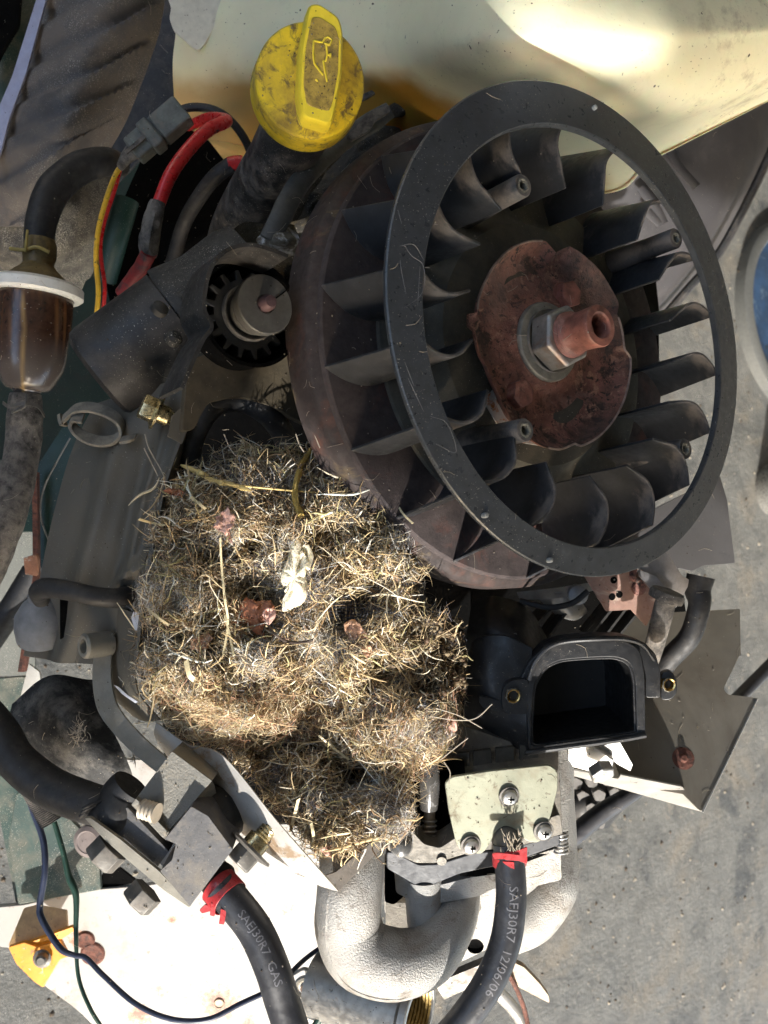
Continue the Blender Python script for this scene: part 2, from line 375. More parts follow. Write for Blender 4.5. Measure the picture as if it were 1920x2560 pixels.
# ================================================================== things on the garage floor
mat('drum_blue', (.016, .04, .085), .5, var=.5, vs=6, spots=[((.10, .15, .20), 9, .40, .12), ((.012, .02, .03), 12, .35, .1)], bump=.3)
mat('drum_rim', (.085, .088, .085), .5, var=.15, bump=.2)
dr = thing('blue_drum', 'mottled blue drum with a grey rim standing on the concrete floor', 'drum', H(2095, 820, 0))
c = H(1985, 800, .0)
obj('lid', lathe(c, UP, [(0, .012), (.138, .011), (.142, .016)], 90), 'drum_blue', dr)
obj('rim', lathe(c, UP, [(.142, .016), (.146, .020), (.156, .020), (.162, .016), (.164, 0)], 90), 'drum_rim', dr)
c = H(1925, 1225, .0)
tn = thing('paint_tin', 'pale round tin standing on the concrete at the right edge', 'tin', c)
obj('side', lathe(c, UP, [(.040, 0), (.040, .05), (.042, .052), (.042, .055), (.038, .055), (.037, .049), (0, .049)], 60), mat('tin_pale', (.2, .2, .19), .3, metal=.5, var=.1), tn)
# ================================================================== tractor body parts, upper left
mat('green_paint', (.002, .022, .018), .5, var=.25, vs=8, dust=(.04, .036, .03), da=.38, ds=20, dsoft=.3, bump=.2, speck=.3)
mat('green_dusty', (.02, .055, .05), .6, var=.25, vs=20, dust=(.17, .155, .12), da=.62, ds=24, dsoft=.3, bump=.4, bs=300, speck=.5)
mat('dusty_plastic', (.085, .08, .082), .55, var=.3, vs=10, dust=(.15, .13, .115), da=.6, ds=7, dsoft=.10, bump=.5, bs=500, speck=.6, speckc=(.4, .37, .32))
mat('dusty_casting', (.06, .056, .05), .85, var=.35, vs=40, dust=(.15, .135, .11), da=.6, ds=26, dsoft=.2, bump=.9, bs=300, bd=.001, speck=.7)
mat('black_deep', (.010, .010, .010), .8, var=.3, dust=(.035, .03, .026), da=.35, ds=30, dsoft=.3, bump=.5)
mat('lavender_edge', (.30, .31, .42), .4, metal=.2, var=.1, bump=.1)
solo('green_body_panel', loft([[(-150, -150, .80), (700, -150, .85)], [(-150, 700, .72), (700, 700, .8)], [(-150, 1330, .66), (500, 1330, .7)]], 20, 20), 'green_paint', 'dark green painted body panel deep behind the fuel filter', 'body panel')
solo('green_corner_plate', slab([(-60, -80), (110, -60), (50, 175), (20, 250), (-60, 330)], facing(20, 100, .60), .004, 10), 'green_dusty', 'dusty teal green plate at the top left corner beside the pale metal edge', 'plate', bevel=.001)
solo('dark_bracket', slab([(-40, -80), (55, -80), (45, 60), (20, 100), (-40, 210)], facing(20, 0, .585), .004, 10), 'black_deep', 'black bracket at the top left corner on the green plate', 'bracket', bevel=.001)
solo('grey_side_panel', slab([(360, -80), (540, -80), (520, 60), (440, 180), (430, 300), (330, 420), (230, 520), (200, 300)], facing(420, 150, .62, (-.3, -.2)), .003, 10), 'black_plastic', 'dark plastic panel in the gap between ridged cover and fuel tank', 'panel', bevel=.001)
cov = thing('ridged_cover', 'grey plastic cover with slanting ridges under heavy dust, top left', 'cover', D(200, 180, .5))
def ridge(u, v):
    s = (v * 1.15 + u * .36) * 5.2 - .3; k = s - math.floor(s); return .0065 * (sstep(0, .18, k) * (1 - sstep(.5, .95, k))) * (1 - .5 * v) * sstep(0, .08, u) * sstep(1, .9, u)
obj('cover_shell', loft([[(122, -70, .52), (270, -60, .50), (415, -40, .52)], [(95, 60, .52), (250, 70, .495), (398, 70, .52)], [(55, 190, .52), (200, 200, .49), (357, 190, .52)], [(25, 290, .52), (170, 300, .485), (318, 290, .52)], [(-10, 400, .52), (130, 420, .49), (272, 372, .53)], [(-40, 560, .54), (110, 560, .53), (215, 440, .55)]], 60, 110, rough=.0006, relief=ridge, th=.002), 'dusty_plastic', cov, auto=70)
obj('pale_metal_edge', prism([D(x, y, .505) for x, y in rounded([(96, -20), (120, -20), (66, 180), (22, 300), (2, 380), (-30, 440), (-30, 330), (30, 190)], 10)], -VIEW * .002), 'lavender_edge', cov, bevel=.0004)
solo('dirty_gearbox', loft([[(-60, 400, .57), (120, 400, .55), (300, 420, .58)], [(-60, 520, .55), (130, 520, .54), (260, 540, .58)], [(-60, 640, .56), (90, 640, .55), (240, 660, .60)], [(-60, 720, .6), (60, 720, .6), (200, 740, .63)]], 40, 40, rough=.006, rs=40), 'dusty_casting', 'dirt crusted casting behind the bent black hose', 'casting')
# ================================================================== bent hose and fuel filter
elbow = solo('bent_hose', tube([D(300, 412, .49), D(255, 405, .475), D(190, 425, .465), D(130, 480, .455), D(102, 560, .45), D(96, 640, .45)], [.0065, .0078, .0085, .0085, .0078, .0072], 20, wob=.03), 'black_rubber', 'thick black hose bending down into the fuel filter', 'hose')
ff = thing('fuel_filter', 'clear brown fuel filter with white collar hanging on the hose', 'fuel filter', D(85, 820, .44))
fa = unit(D(60, 1000, .44) - D(97, 600, .44)) * -1       # points up in the picture
fc = D(78, 860, .44); S = .44 / FOC
def FH(y): return (860 - y) * S
mat('olive_plastic', (.13, .09, .03), .5, var=.4, spots=[((.30, .2, .05), 60, .3, .2), ((.03, .025, .015), 50, .4, .2)], bump=.6)
mat('collar_white', (.74, .74, .70), .35, var=.08, spots=[((.45, .38, .25), 40, .22, .2)], bump=.1)
obj('inlet_cap', lathe(fc, fa, [(33 * S, FH(596)), (38 * S, FH(610)), (40 * S, FH(640)), (36 * S, FH(660)), (44 * S, FH(672)), (56 * S, FH(682)), (86 * S, FH(708))], 40, rfun=lambda t, r, h: 1 + .04 * math.sin(7 * t + h * 900)), 'olive_plastic', ff)
obj('hose_clip', merge(tube([fc + fa * FH(630) + VIEW * .0065 - IR * 60 * S, fc + fa * FH(637) + VIEW * .009 - IR * 20 * S, fc + fa * FH(630) + VIEW * .009 + IR * 10 * S, fc + fa * FH(640) + VIEW * .007 + IR * 38 * S], .0009, 8), tube([fc + fa * FH(590) + VIEW * .01 - IR * 14 * S, fc + fa * FH(645) + VIEW * .011 - IR * 12 * S], .0007, 8)), mat('clip_yellow', (.35, .27, .08), .5, var=.3), ff)
obj('white_collar', lathe(fc, fa, [(86 * S, FH(703)), (104 * S, FH(706)), (113 * S, FH(714)), (114 * S, FH(735)), (106 * S, FH(742)), (92 * S, FH(742))], 64), 'collar_white', ff)
q = NT('filter_bowl')
st = q.noise(60, 5, .6, stretch=None)
mp = q.n('ShaderNodeMapping'); mp.inputs['Rotation'].default_value = (0, 0, 0)
nn = q.noise(300, 4, .7, off=(1, 0, 0)); low = q.n('ShaderNodeAttribute'); low.attribute_name = 'tone_map'
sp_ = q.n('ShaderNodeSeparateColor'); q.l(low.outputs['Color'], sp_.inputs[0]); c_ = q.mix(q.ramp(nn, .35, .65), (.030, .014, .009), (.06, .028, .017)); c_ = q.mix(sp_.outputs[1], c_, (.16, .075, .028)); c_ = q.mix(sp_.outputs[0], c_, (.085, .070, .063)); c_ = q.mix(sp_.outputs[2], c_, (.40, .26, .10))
c_ = q.mix(q.ramp(q.noise(900, 2), .72, .76), c_, (.45, .38, .28))
q.l(c_, q.b.inputs['Base Color']); q.b.inputs['Roughness'].default_value = .25; q.b.inputs['Coat Weight'].default_value = .3; q.b.inputs['Coat Roughness'].default_value = .2
q.l(q.bump(q.noise(120, 4), .3, .001), q.b.inputs['Normal']); MATS['filter_bowl'] = q.m
bw = obj('bowl', lathe(fc, fa, [(90 * S, FH(742)), (92 * S, FH(780)), (90 * S, FH(840)), (86 * S, FH(900)), (80 * S, FH(925)), (60 * S, FH(962)), (52 * S, FH(972)), (35 * S, FH(978)), (30 * S, FH(985))], 64), 'filter_bowl', ff)
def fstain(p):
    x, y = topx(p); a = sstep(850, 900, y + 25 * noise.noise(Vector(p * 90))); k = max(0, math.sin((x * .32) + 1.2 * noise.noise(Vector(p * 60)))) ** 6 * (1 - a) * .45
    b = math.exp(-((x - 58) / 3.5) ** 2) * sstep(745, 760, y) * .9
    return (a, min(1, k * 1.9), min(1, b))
vcol(bw, 'tone_map', fstain)
obj('pleats', lathe(fc, fa, [(60 * S, FH(745)), (60 * S, FH(870))], 60, rfun=lambda t, r, h: 1 + .08 * math.sin(18 * t)), 'olive_plastic', ff)
solo('filter_outlet_hose', tube([D(64, 985, .44), D(62, 1040, .44), D(58, 1110, .44), D(40, 1210, .435), D(5, 1330, .43), D(-60, 1480, .43)], [.0074, .0088, .0085, .0086, .0088, .009], 22, n=60, wob=.06), 'dusty_rubber', 'dusty grey fuel hose running down from the fuel filter', 'hose')
solo('spring_hose_clip', merge(sheetbend([D(8, 1003, .425), D(24, 1012, .421), D(60, 1004, .418), D(95, 1012, .421), D(112, 1036, .425)], fa * -.0016, .0006), tube([D(35, 1030, .42), D(62, 1015, .417), D(66, 985, .418)], .0006, 8), tube([D(30, 1032, .424), D(46, 1022, .42), D(60, 1026, .42)], .0006, 8)), 'dull_steel', 'wire hose clip round the hose just below the fuel filter', 'hose clip')
# ================================================================== wiring, upper left
mat('wire_red', (.55, .018, .02), .32, var=.2, spots=[((.05, .02, .02), 110, .26, .05)], bump=.15)
mat('wire_yellow', (.72, .42, .03), .4, var=.2, spots=[((.08, .06, .03), 130, .3, .05)], bump=.15)
mat('connector', (.115, .125, .115), .7, var=.3, spots=[((.20, .27, .24), 50, .22, .04)], dust=(.17, .155, .135), da=.45, ds=40, bump=.5)
red = thing('red_battery_cable', 'thick glossy red cable arching from the tank down to the starter', 'cable', D(450, 400, .42))
obj('sheath', tube([D(470, 316, .47), D(520, 296, .45), D(566, 302, .43), D(520, 325, .42), D(470, 375, .415), D(425, 440, .41), D(393, 520, .41)], [.0024, .0028, .0031, .0032, .0032, .0032, .0030], 18, n=50), 'wire_red', red)
obj('dusty_sleeve', tube([D(395, 505, .41), D(384, 545, .41), D(375, 590, .41), D(368, 640, .415)], [.0034, .0044, .0046, .0040], 18, n=34, wob=.25), 'dusty_rubber', red)
obj('cable_end', tube([D(372, 630, .412), D(355, 665, .418), D(330, 700, .425), D(305, 735, .43)], [.0038, .0036, .0036, .0036], 16, n=30, wob=.1), mat('wire_red_dirty', (.22, .02, .02), .5, var=.3, spots=[((.05, .04, .04), 60, .5, .15)], bump=.4), red)
rb = thing('cable_behind', 'dust dulled cable with a red end in the shadow left of the oil filler tube', 'cable', D(560, 420, .5))
obj('sheath', tube([D(580, 410, .50), D(540, 440, .505), D(500, 490, .52), D(460, 560, .54), D(430, 660, .55)], .0045, 12), 'black_rubber', rb)
obj('red_end', tube([D(606, 408, .50), D(590, 408, .50), D(572, 412, .50)], .0042, 12), 'wire_red', rb)
solo('bay_shade', loft([[(395, 300, .62), (540, 320, .62), (720, 360, .63)], [(330, 450, .60), (560, 450, .61), (720, 450, .62)], [(260, 640, .58), (450, 640, .60), (700, 640, .62)], [(300, 860, .56), (450, 860, .58), (700, 900, .60)]], 16, 16, rough=.004), 'black_deep', 'black sheet painted as deep shade behind the red cables', 'panel')  # black sheet fills the bay where only shade lies
solo('black_cable_loop', tube([D(430, 330, .48), D(445, 280, .47), D(500, 268, .465), D(560, 288, .465), D(610, 345, .47), D(640, 420, .48)], .0022, 10), 'black_rubber', 'thin black cable looped over the tank edge beside the red cable', 'cable')
cn = thing('wire_connector', 'dirty grey green plug connector on the yellow and red wires', 'connector', D(380, 340, .42))
ca = unit(D(440, 290, .42) - D(310, 400, .42)); cb = unit(np.cross(VIEW, ca))
obj('plug_body', box(D(428, 302, .42), ca, cb, VIEW, .016, .0135, .010), 'connector', cn, bevel=.0012)
obj('socket_body', merge(box(D(366, 352, .421), ca, cb, VIEW, .017, .0125, .009), box(D(380, 341, .419), ca, cb, VIEW, .006, .0150, .0105)), 'connector', cn, bevel=.0012)
obj('wire_boot', tube([D(345, 368, .422), D(318, 392, .425), D(300, 418, .43)], [.0048, .0035, .0022], 12, flat=.7), 'dusty_rubber', cn)
obj('latch', box(D(338, 362, .415), ca, cb, VIEW, .012, .0018, .001), 'dusty_rubber', cn)
solo('yellow_wire', tube([D(302, 415, .43), D(285, 445, .43), D(262, 510, .43), D(245, 580, .43), D(240, 650, .432), D(246, 730, .435), D(240, 800, .44)], .00125, 10, n=50), 'wire_yellow', 'yellow wire running down from the plug connector', 'wire')
solo('thin_red_wire', tube([D(300, 425, .434), D(285, 480, .434), D(265, 540, .434), D(252, 600, .434), D(253, 650, .436), D(262, 720, .438), D(256, 790, .445)], .0010, 10, n=50), 'wire_red', 'thin red wire running beside the yellow wire', 'wire')
solo('green_frame_tube', tube([D(318, 500, .56), D(292, 590, .56), D(262, 700, .57)], .0075, 16), 'green_paint', 'green painted tube behind the yellow and red wires', 'tube')
# ================================================================== cooling fan
AXZ = lambda z: np.array([0, 0, z])
fan = thing('cooling_fan', 'black plastic cooling fan with flat ring, curved blades and four screw posts', 'fan', (0, 0, .52))
def ringgeo():
    n = 128; prof = [(.0998, .5485), (.1000, .5500), (.0995, .5506), (.0850, .5534), (.0845, .5530), (.0843, .5508), (.0850, .5500)]
    V = []
    for i in range(n):
        t = 2 * math.pi * i / n
        for r, z in prof:
            k = (.1 - r) / .0155
            V.append((math.cos(t) * r - .002 * k, math.sin(t) * r - .004 * k, z))
    m = len(prof)
    return V, [(i * m + k, i * m + (k + 1) % m, ((i + 1) % n) * m + (k + 1) % m, ((i + 1) % n) * m + k) for i in range(n) for k in range(m)]
obj('fan_ring', ringgeo(), 'fan_ring', fan, auto=25)
# injection points and lint on the ring
mat('cobweb', (.22, .22, .23), .9, var=.2)
BL = [114, 93, 71, 48, 28, 10, -8, -27, -47, -68, -91, -115, -134, -153, -172, 170, 151, 132]
def blade():
    nu, nv = 14, 7; F_ = []; B_ = []
    for i in range(nu):
        u = i / (nu - 1)
        for j in range(nv):
            v = j / (nv - 1)
            r0 = .0610 - .002 * v; r1 = .1005 * (1 - v) + .0865 * v
            r = r0 + (r1 - r0) * u
            a = math.radians(6.5 * math.sin(math.pi * min(1, u * .95)) * (1 - .15 * v) + 1.5 * (1 - u))
            zt = .5495 - .0035 * max(0, .35 - u) / .35
            z = .5125 + (zt - .5125) * v - (.0055 * u if v == 0 else .0055 * u * (1 - v))
            p = np.array([r * math.cos(a), r * math.sin(a), z]); F_.append(p)
    G = np.array(F_).reshape(nu, nv, 3); T = np.gradient(G, axis=0); N = np.cross(T, UP); N /= np.linalg.norm(N, axis=2)[..., None]
    th = .0006; V = list((G + N * th).reshape(-1, 3)) + list((G - N * th).reshape(-1, 3)); o = nu * nv; Fc = []
    for i in range(nu - 1):
        for j in range(nv - 1):
            q = (i * nv + j, i * nv + j + 1, (i + 1) * nv + j + 1, (i + 1) * nv + j); Fc += [q, tuple(k + o for k in q)[::-1]]
    rim = [j for j in range(nv)] + [i * nv + nv - 1 for i in range(1, nu)] + [(nu - 1) * nv + j for j in range(nv - 2, -1, -1)] + [i * nv for i in range(nu - 2, 0, -1)]
    Fc += [(rim[k], rim[k] + o, rim[(k + 1) % len(rim)] + o, rim[(k + 1) % len(rim)]) for k in range(len(rim))]
    return [p - np.array([0, 0, 0]) for p in V], Fc
proto = None
for a in BL:
    if proto is None:
        g = blade(); proto = obj('blade', g, 'blade_plastic', fan, auto=50, bevel=.0004); ob = proto
        me = proto.data
    else:
        ob = proto.copy(); COL.objects.link(ob); ob.parent = fan
    ob.rotation_euler = (0, 0, math.radians(a))
# hub plate and skirt
obj('hub_plate', lathe(AXZ(0), UP, [(.030, .5225), (.044, .523), (.0525, .5215), (.0560, .516), (.0600, .5142), (.0745, .5125), (.0765, .5118), (.0768, .5100), (.060, .5095), (.030, .519)], 96), 'hub_dusty' if 'hub_dusty' in MATS else mat('hub_dusty', (.024, .024, .022), .6, var=.3, dust=(.095, .087, .066), da=.85, ds=28, dsoft=.35, bump=.3, bs=600, speck=.3), fan)
for (x, y), zt in zip([(1308, 463), (1690, 595), (1714, 1122), (1313, 1075)], (.549, .548, .548, .549)):
    p = H(x, y, zt); c = np.array([p[0], p[1], 0])
    po = obj('screw_post', lathe(c, UP, [(.0062, .511), (.0054, .518), (.0047, .535), (.0046, zt - .0006), (.0042, zt), (.0028, zt), (.0026, zt - .0005)], 28), 'blade_plastic', fan)
    obj('screw_hole', lathe(c, UP, [(.0029, zt + .0002), (.0024, zt + .0003), (.0019, zt), (.0018, zt - .006), (0, zt - .006)], 22, rfun=lambda t, r, h: 1 + .06 * math.sin(5 * t)), mat('hole_grit', (.16, .15, .12), .8, var=.6, vs=500), po)
# ================================================================== flywheel
fw = thing('flywheel', 'rusty brown cast iron flywheel beneath the black fan', 'flywheel', (0, 0, .50))
obj('disc', lathe(AXZ(0), UP, [(.02, .508), (.0995, .5072), (.1003, .5066), (.1008, .5050)], 160), 'iron_rusty', fw)
obj('rim', lathe(AXZ(0), UP, [(.1008, .5050), (.1042, .5030), (.1048, .5020), (.1052, .4880), (.1035, .4870), (.095, .487), (.03, .480)], 160, rfun=lambda t, r, h: 1 + (.004 * noise.noise(Vector((math.cos(t) * 6, math.sin(t) * 6, h * 90))) if r > .101 else 0)), 'iron_rim', fw)
# ================================================================== retaining cup, washer, nut and shaft
mat('shaft_rust', (.20, .075, .055), .5, var=.45, vs=60, spots=[((.36, .19, .15), 20, .42, .15), ((.09, .035, .025), 24, .44, .12)], bump=.5, bs=600)
cup = thing('retaining_plate', 'rusty red dished plate around the crankshaft nut', 'plate', (0, 0, .525))
RA = [(-180, .0446), (-166, .0440), (-158, .0425), (-141, .0432), (-128, .0455), (-106, .0473), (-92, .0468), (-80, .0445), (-76, .0462), (-55, .0462), (-30, .0462), (-9, .0460), (-4, .0455), (0, .0415), (22, .0415), (27, .0452), (50, .0452), (74, .0442), (84, .0385), (92, .0425), (115, .0420), (135, .0415), (150, .0418), (165, .0432), (172, .0432), (174, .0475), (180, .0475), (180.1, .0446)]
def cr(t): return float(np.interp(math.degrees((t + math.pi) % (2 * math.pi)) - 180, [a for a, _ in RA], [r for _, r in RA]))
def cupgeo():
    prof = [(0, .5262), (.38, .5262), (.43, .5258), (.50, .5245), (.62, .5235), (.74, .5236), (.84, .5244), (.92, .5262), (.97, .5290), (1.0, .5310)]
    zs_ = np.linspace(0, 1, 34); prof = [(float(q_), float(np.interp(q_, [p_[0] for p_ in prof], [p_[1] for p_ in prof]))) for q_ in zs_]
    n = 180; V = []; x = np.array
    for q, z in prof:
        for k in range(n):
            t = 2 * math.pi * k / n - math.pi; r = q * cr(t)
            zz = z + (.0012 * math.sin(2 * t + .6) if q > .5 else 0) + (.0022 * max(0, math.cos(t + .9)) if q >= .94 else 0)
            zz += .0002 * noise.noise(Vector((r * 150 * math.cos(t), r * 150 * math.sin(t), 2)))
            V.append((r * math.cos(t), r * math.sin(t), zz))
    m = len(prof); o = len(V); V += [(a, b, c - .0011) for a, b, c in V]
    Fc = [(i * n + k, i * n + (k + 1) % n, (i + 1) * n + (k + 1) % n, (i + 1) * n + k) for i in range(m - 1) for k in range(n)]
    Fc += [tuple(j + o for j in f)[::-1] for f in Fc]
    e = (m - 1) * n; Fc += [(e + k, e + (k + 1) % n, e + o + (k + 1) % n, e + o + k) for k in range(n)]
    return V, Fc
dp = obj('dished_plate', cupgeo(), 'rust_red', cup, auto=60)
def rustmap(p):
    a = math.degrees(math.atan2(p[1], p[0])); r = math.hypot(p[0], p[1]) / .045; n_ = .5 * noise.fractal(Vector(p * 160), .7, 2, 4)
    ad = lambda a0, w: math.exp(-(((a - a0 + 180) % 360 - 180) / w) ** 2)
    dark_zone = ad(48, 34) * sstep(.42, .62, r + n_ * .5) + .75 * ad(-172, 12) * math.exp(-((r - .78) / .12) ** 2) + .8 * ad(-60, 40) * sstep(.80, .95, r + n_ * .3) + .6 * ad(10, 20) * sstep(.6, .8, r)  # darker sectors and rim patches
    fresh = (1 - sstep(.42, .75, r + n_ * .4)) * (.45 + .55 * ad(-110, 60)) + .5 * ad(-150, 40) * sstep(.85, 1, r) ; grey = ad(135, 30) * math.exp(-((r - .68) / .2) ** 2)
    return (min(1, max(0, dark_zone + n_ * .8 * dark_zone)), min(1, max(0, fresh + n_ * .4)), min(1, max(0, grey + n_ * .5)))
me = dp.data; me.update(); vcol(dp, 'tone_map', rustmap)
m_ = M('rust_red').copy(); t_n = m_.node_tree; b_ = t_n.nodes['Principled BSDF']; src = b_.inputs['Base Color'].links[0].from_socket
at_ = t_n.nodes.new('ShaderNodeAttribute'); at_.attribute_name = 'tone_map'; sp_ = t_n.nodes.new('ShaderNodeSeparateColor'); t_n.links.new(at_.outputs['Color'], sp_.inputs[0])
for k_, col_ in ((1, (.36, .15, .10, 1)), (2, (.27, .20, .18, 1)), (0, (.028, .021, .018, 1))):
    mx = t_n.nodes.new('ShaderNodeMix'); mx.data_type = 'RGBA'; ml_ = t_n.nodes.new('ShaderNodeMath'); ml_.operation = 'MULTIPLY'; ml_.inputs[1].default_value = {0: .85, 1: .45, 2: .5}[k_]
    t_n.links.new(sp_.outputs[k_], ml_.inputs[0]); t_n.links.new(ml_.outputs[0], mx.inputs[0]); t_n.links.new(src, mx.inputs[6]); mx.inputs[7].default_value = col_; src = mx.outputs[2]
t_n.links.new(src, b_.inputs['Base Color']); dp.data.materials[0] = m_
obj('worn_rim_edge', tube([(cr(t) * 1.0 * math.cos(t), cr(t) * math.sin(t), .5312 + .0012 * math.sin(2 * t + .6) + .0022 * max(0, math.cos(t + .9))) for t in np.linspace(math.radians(20), math.radians(-100), 60)], .0005, 6, smooth=False), 'edge_worn' if 'edge_worn' in MATS else mat('edge_worn', (.22, .17, .15), .55, var=.5, vs=60, metal=.3), cup)
obj('worn_rim_edge', tube([(cr(t) * math.cos(t), cr(t) * math.sin(t), .5312 + .0012 * math.sin(2 * t + .6)) for t in np.linspace(math.radians(95), math.radians(170), 40)], .0005, 6, smooth=False), 'edge_worn', cup)
for x, y, zz in ((1421, 737, .5248), (1300, 985, .5248)):
    p = H(x, y, zz + .002); c = np.array([p[0], p[1], zz]); obj('bolt_head', merge(lathe(c, UP, [(.0066, -.0014), (.0066, -.0004), (.0050, 0)], 24), hexnut(c, UP, .0062, .0046, spin=12)), 'shaft_rust', cup, bevel=.0006)
# the aluminium hub seen below the plate at the lower left
mat('bare_metal', (.50, .50, .50), .5, metal=.35, var=.2, spots=[((.42, .16, .05), 70, .45, .1)], bump=.3)
obj('lock_tab', slab([(1208, 1000), (1240, 968), (1300, 1062), (1400, 1105), (1372, 1118), (1270, 1100)], (AXZ(.5236), UP), .001, 2), 'bare_metal', cup, bevel=.0003)
ns = thing('crankshaft_end', 'rusted hollow threaded shaft end standing in a grey hex nut', 'shaft', (0, 0, .527))
obj('washer', lathe(AXZ(0), UP, [(.006, .5280), (.0150, .5285), (.0166, .5282), (.0172, .5272), (.0172, .5262)], 64), mat('washer_steel', (.24, .23, .20), .5, metal=.5, var=.3, spots=[((.2, .09, .05), 70, .3, .2)], bump=.25), ns)
obj('hex_nut', merge(lathe(AXZ(0), UP, [(.0135, .5285), (.0135, .5300)], 48), hexnut(AXZ(.529), UP, .0134, .0105, spin=19)), mat('nut_steel', (.27, .26, .25), .42, metal=.6, var=.3, spots=[((.26, .12, .065), 14, .36, .2), ((.07, .06, .06), 14, .30, .2)], bump=.4), ns, bevel=.0007)
obj('threaded_stub', lathe(AXZ(0), UP, [(.0098, .5395)] + [(.0096 - (.0005 if i % 2 else 0) - .00005 * i, .5395 + .0006 * i) for i in range(6)] + [(.0083, .5435), (.0080, .5460), (.0083, .5530), (.0086, .5555), (.0082, .5563), (.0056, .5566), (.0050, .5560), (.0042, .549), (0, .546)], 56), 'shaft_rust', ns)
# small specks, cobweb threads on the ring
V = []
webs = [[(1010, 612), (1030, 640), (1056, 660), (1062, 700), (1050, 740), (1010, 770)], [(1000, 615), (1035, 612), (1058, 648)], [(1062, 668), (1075, 670)], [(1000, 650), (1004, 680), (1015, 735)], [(1050, 665), (1046, 735), (1044, 765)], [(995, 525), (1004, 560)], [(1075, 1040), (1118, 1060), (1140, 1130), (1090, 1110)], [(1012, 905), (1035, 965)], [(1020, 945), (1060, 1030)], [(1085, 560), (1095, 562)]]
def onring(x, y): return H(x, y, .5535)
obj('cobweb_thread', merge(*[tube([onring(x, y) for x, y in w], [.00005, .00009, .00004], 5) for w in webs]), 'cobweb', fan, kind='stuff')
for x, y in ((1488, 268), (1215, 1288), (1377, 1400)):
    c = H(x, y, .5525); obj('moulding_pip', lathe(c, UP, [(.0011, -.0022), (.0010, .0003), (.0006, .0007), (0, .0008)], 14), mat('pip', (.22, .23, .23), .4), fan)
# ================================================================== oil cap and filler tube
mat('cap_yellow', (.80, .60, .03), .42, var=.12, spots=[((.46, .32, .05), 9, .5, .25), ((.17, .11, .04), 7, .46, .26), ((.17, .12, .045), 50, .46, .12)], bump=.35, bs=500)
mat('cap_grimy', (.42, .30, .06), .6, var=.35, vs=90, spots=[((.10, .07, .035), 60, .5, .2), ((.06, .045, .03), 260, .3, .05)], bump=.5, bs=500)
mat('cap_bright', (.85, .68, .05), .38, var=.08, spots=[((.3, .2, .04), 200, .14, .05)], bump=.2)
mat('tube_black', (.016, .016, .017), .5, var=.3, dust=(.17, .145, .125), da=.5, ds=22, dsoft=.14, bump=.4, bs=700, speck=.4)
ca_ = unit(AX @ np.array([.20, -.19, 1.0]))                # the cap's axis leans up and right in the picture
cc = D(776, 203, .335)
tubefill = solo('oil_filler_tube', tube([cc - ca_ * .016, cc - ca_ * .026 - IU * .006, D(698, 400, .39), D(650, 470, .42), D(600, 560, .46), D(570, 650, .50)], [.0135, .0145, .0140, .0135, .0140, .0145], 30, n=40), 'tube_black', 'stout black oil filler tube under the yellow cap', 'tube')
cap = thing('oil_filler_cap', 'grimy yellow oil filler cap with raised handle bearing an oil can symbol', 'oil cap', cc)
R = .0208
obj('cap_body', lathe(cc, ca_, [(.0180, -.0195), (.0214, -.0190), (.0220, -.0175), (R, -.0002), (R - .0007, .0008), (R - .0030, .0011), (.0, .0013)], 96), 'cap_yellow', cap, auto=30)
hx = unit(IR - IR @ ca_ * ca_); hx = unit(hx * math.cos(math.radians(-4)) + np.cross(ca_, hx) * math.sin(math.radians(-4))); hy = np.cross(ca_, hx)
hc = cc + hy * .0026 + hx * .0024
def hpt(u, v, h): return hc + hx * u + hy * v + ca_ * h
ol = [(-.0062, -.0195), (.0052, -.0212), (.0068, -.015), (.0084, -.002), (.0080, .0125), (.0062, .0175), (-.0020, .0212), (-.0058, .0205), (-.0080, .006), (-.0082, -.010)]
ol = [(a, b) for a, b in rounded(ol, .0022, 4)]
n_ = len(ol); hb = .0008
rings = [(1.0, hb), (.97, .0095), (.92, .0118), (.84, .0128)]
V = [hpt(a * s, b * (1 - (1 - s) * .4), h) for s, h in rings for a, b in ol]
Fc = [(i * n_ + k, i * n_ + (k + 1) % n_, (i + 1) * n_ + (k + 1) % n_, (i + 1) * n_ + k) for i in range(3) for k in range(n_)] + [tuple(3 * n_ + k for k in range(n_)), tuple(range(n_))[::-1]]
ha = obj('handle', (V, Fc), 'cap_bright', cap, auto=50)
V = [hpt(a * s, b * s, h) for s, h in ((.76, .0125), (.74, .0131)) for a, b in ol]
obj('handle_top', (V, [(k, (k + 1) % n_, n_ + (k + 1) % n_, n_ + k) for k in range(n_)] + [tuple(n_ + k for k in range(n_))]), 'cap_grimy', ha, auto=50)
# oil can symbol: can, spout, drop, handle
def sy(p): return [hpt((x - 815) * .00024 + .0002 , (125 - y) * .00024 + .0012, .0132) for x, y in p]
# symbol coordinates in the picture: read off the photograph
sym = [[(784, 102), (806, 106), (812, 96), (820, 92), (830, 100), (824, 112), (810, 108)], [(784, 102), (783, 135), (786, 160), (808, 188)], [(816, 112), (818, 138), (814, 153), (808, 152)], [(818, 137), (828, 139)], [(826, 134), (826, 145)], [(808, 152), (812, 175), (818, 205)], [(789, 198), (795, 204)], [(816, 112), (824, 112)]]
sf = lambda x, y: (lambda P: hc + hx * ((P - hc) @ hx) + hy * ((P - hc) @ hy) + ca_ * .0131)(onp(x, y, hc + ca_ * .0131, ca_))
obj('oil_can_symbol', merge(*[tube([sf(x, y) for x, y in p], .00042, 6, smooth=False, n=len(p)) for p in sym]), 'cap_bright', ha)
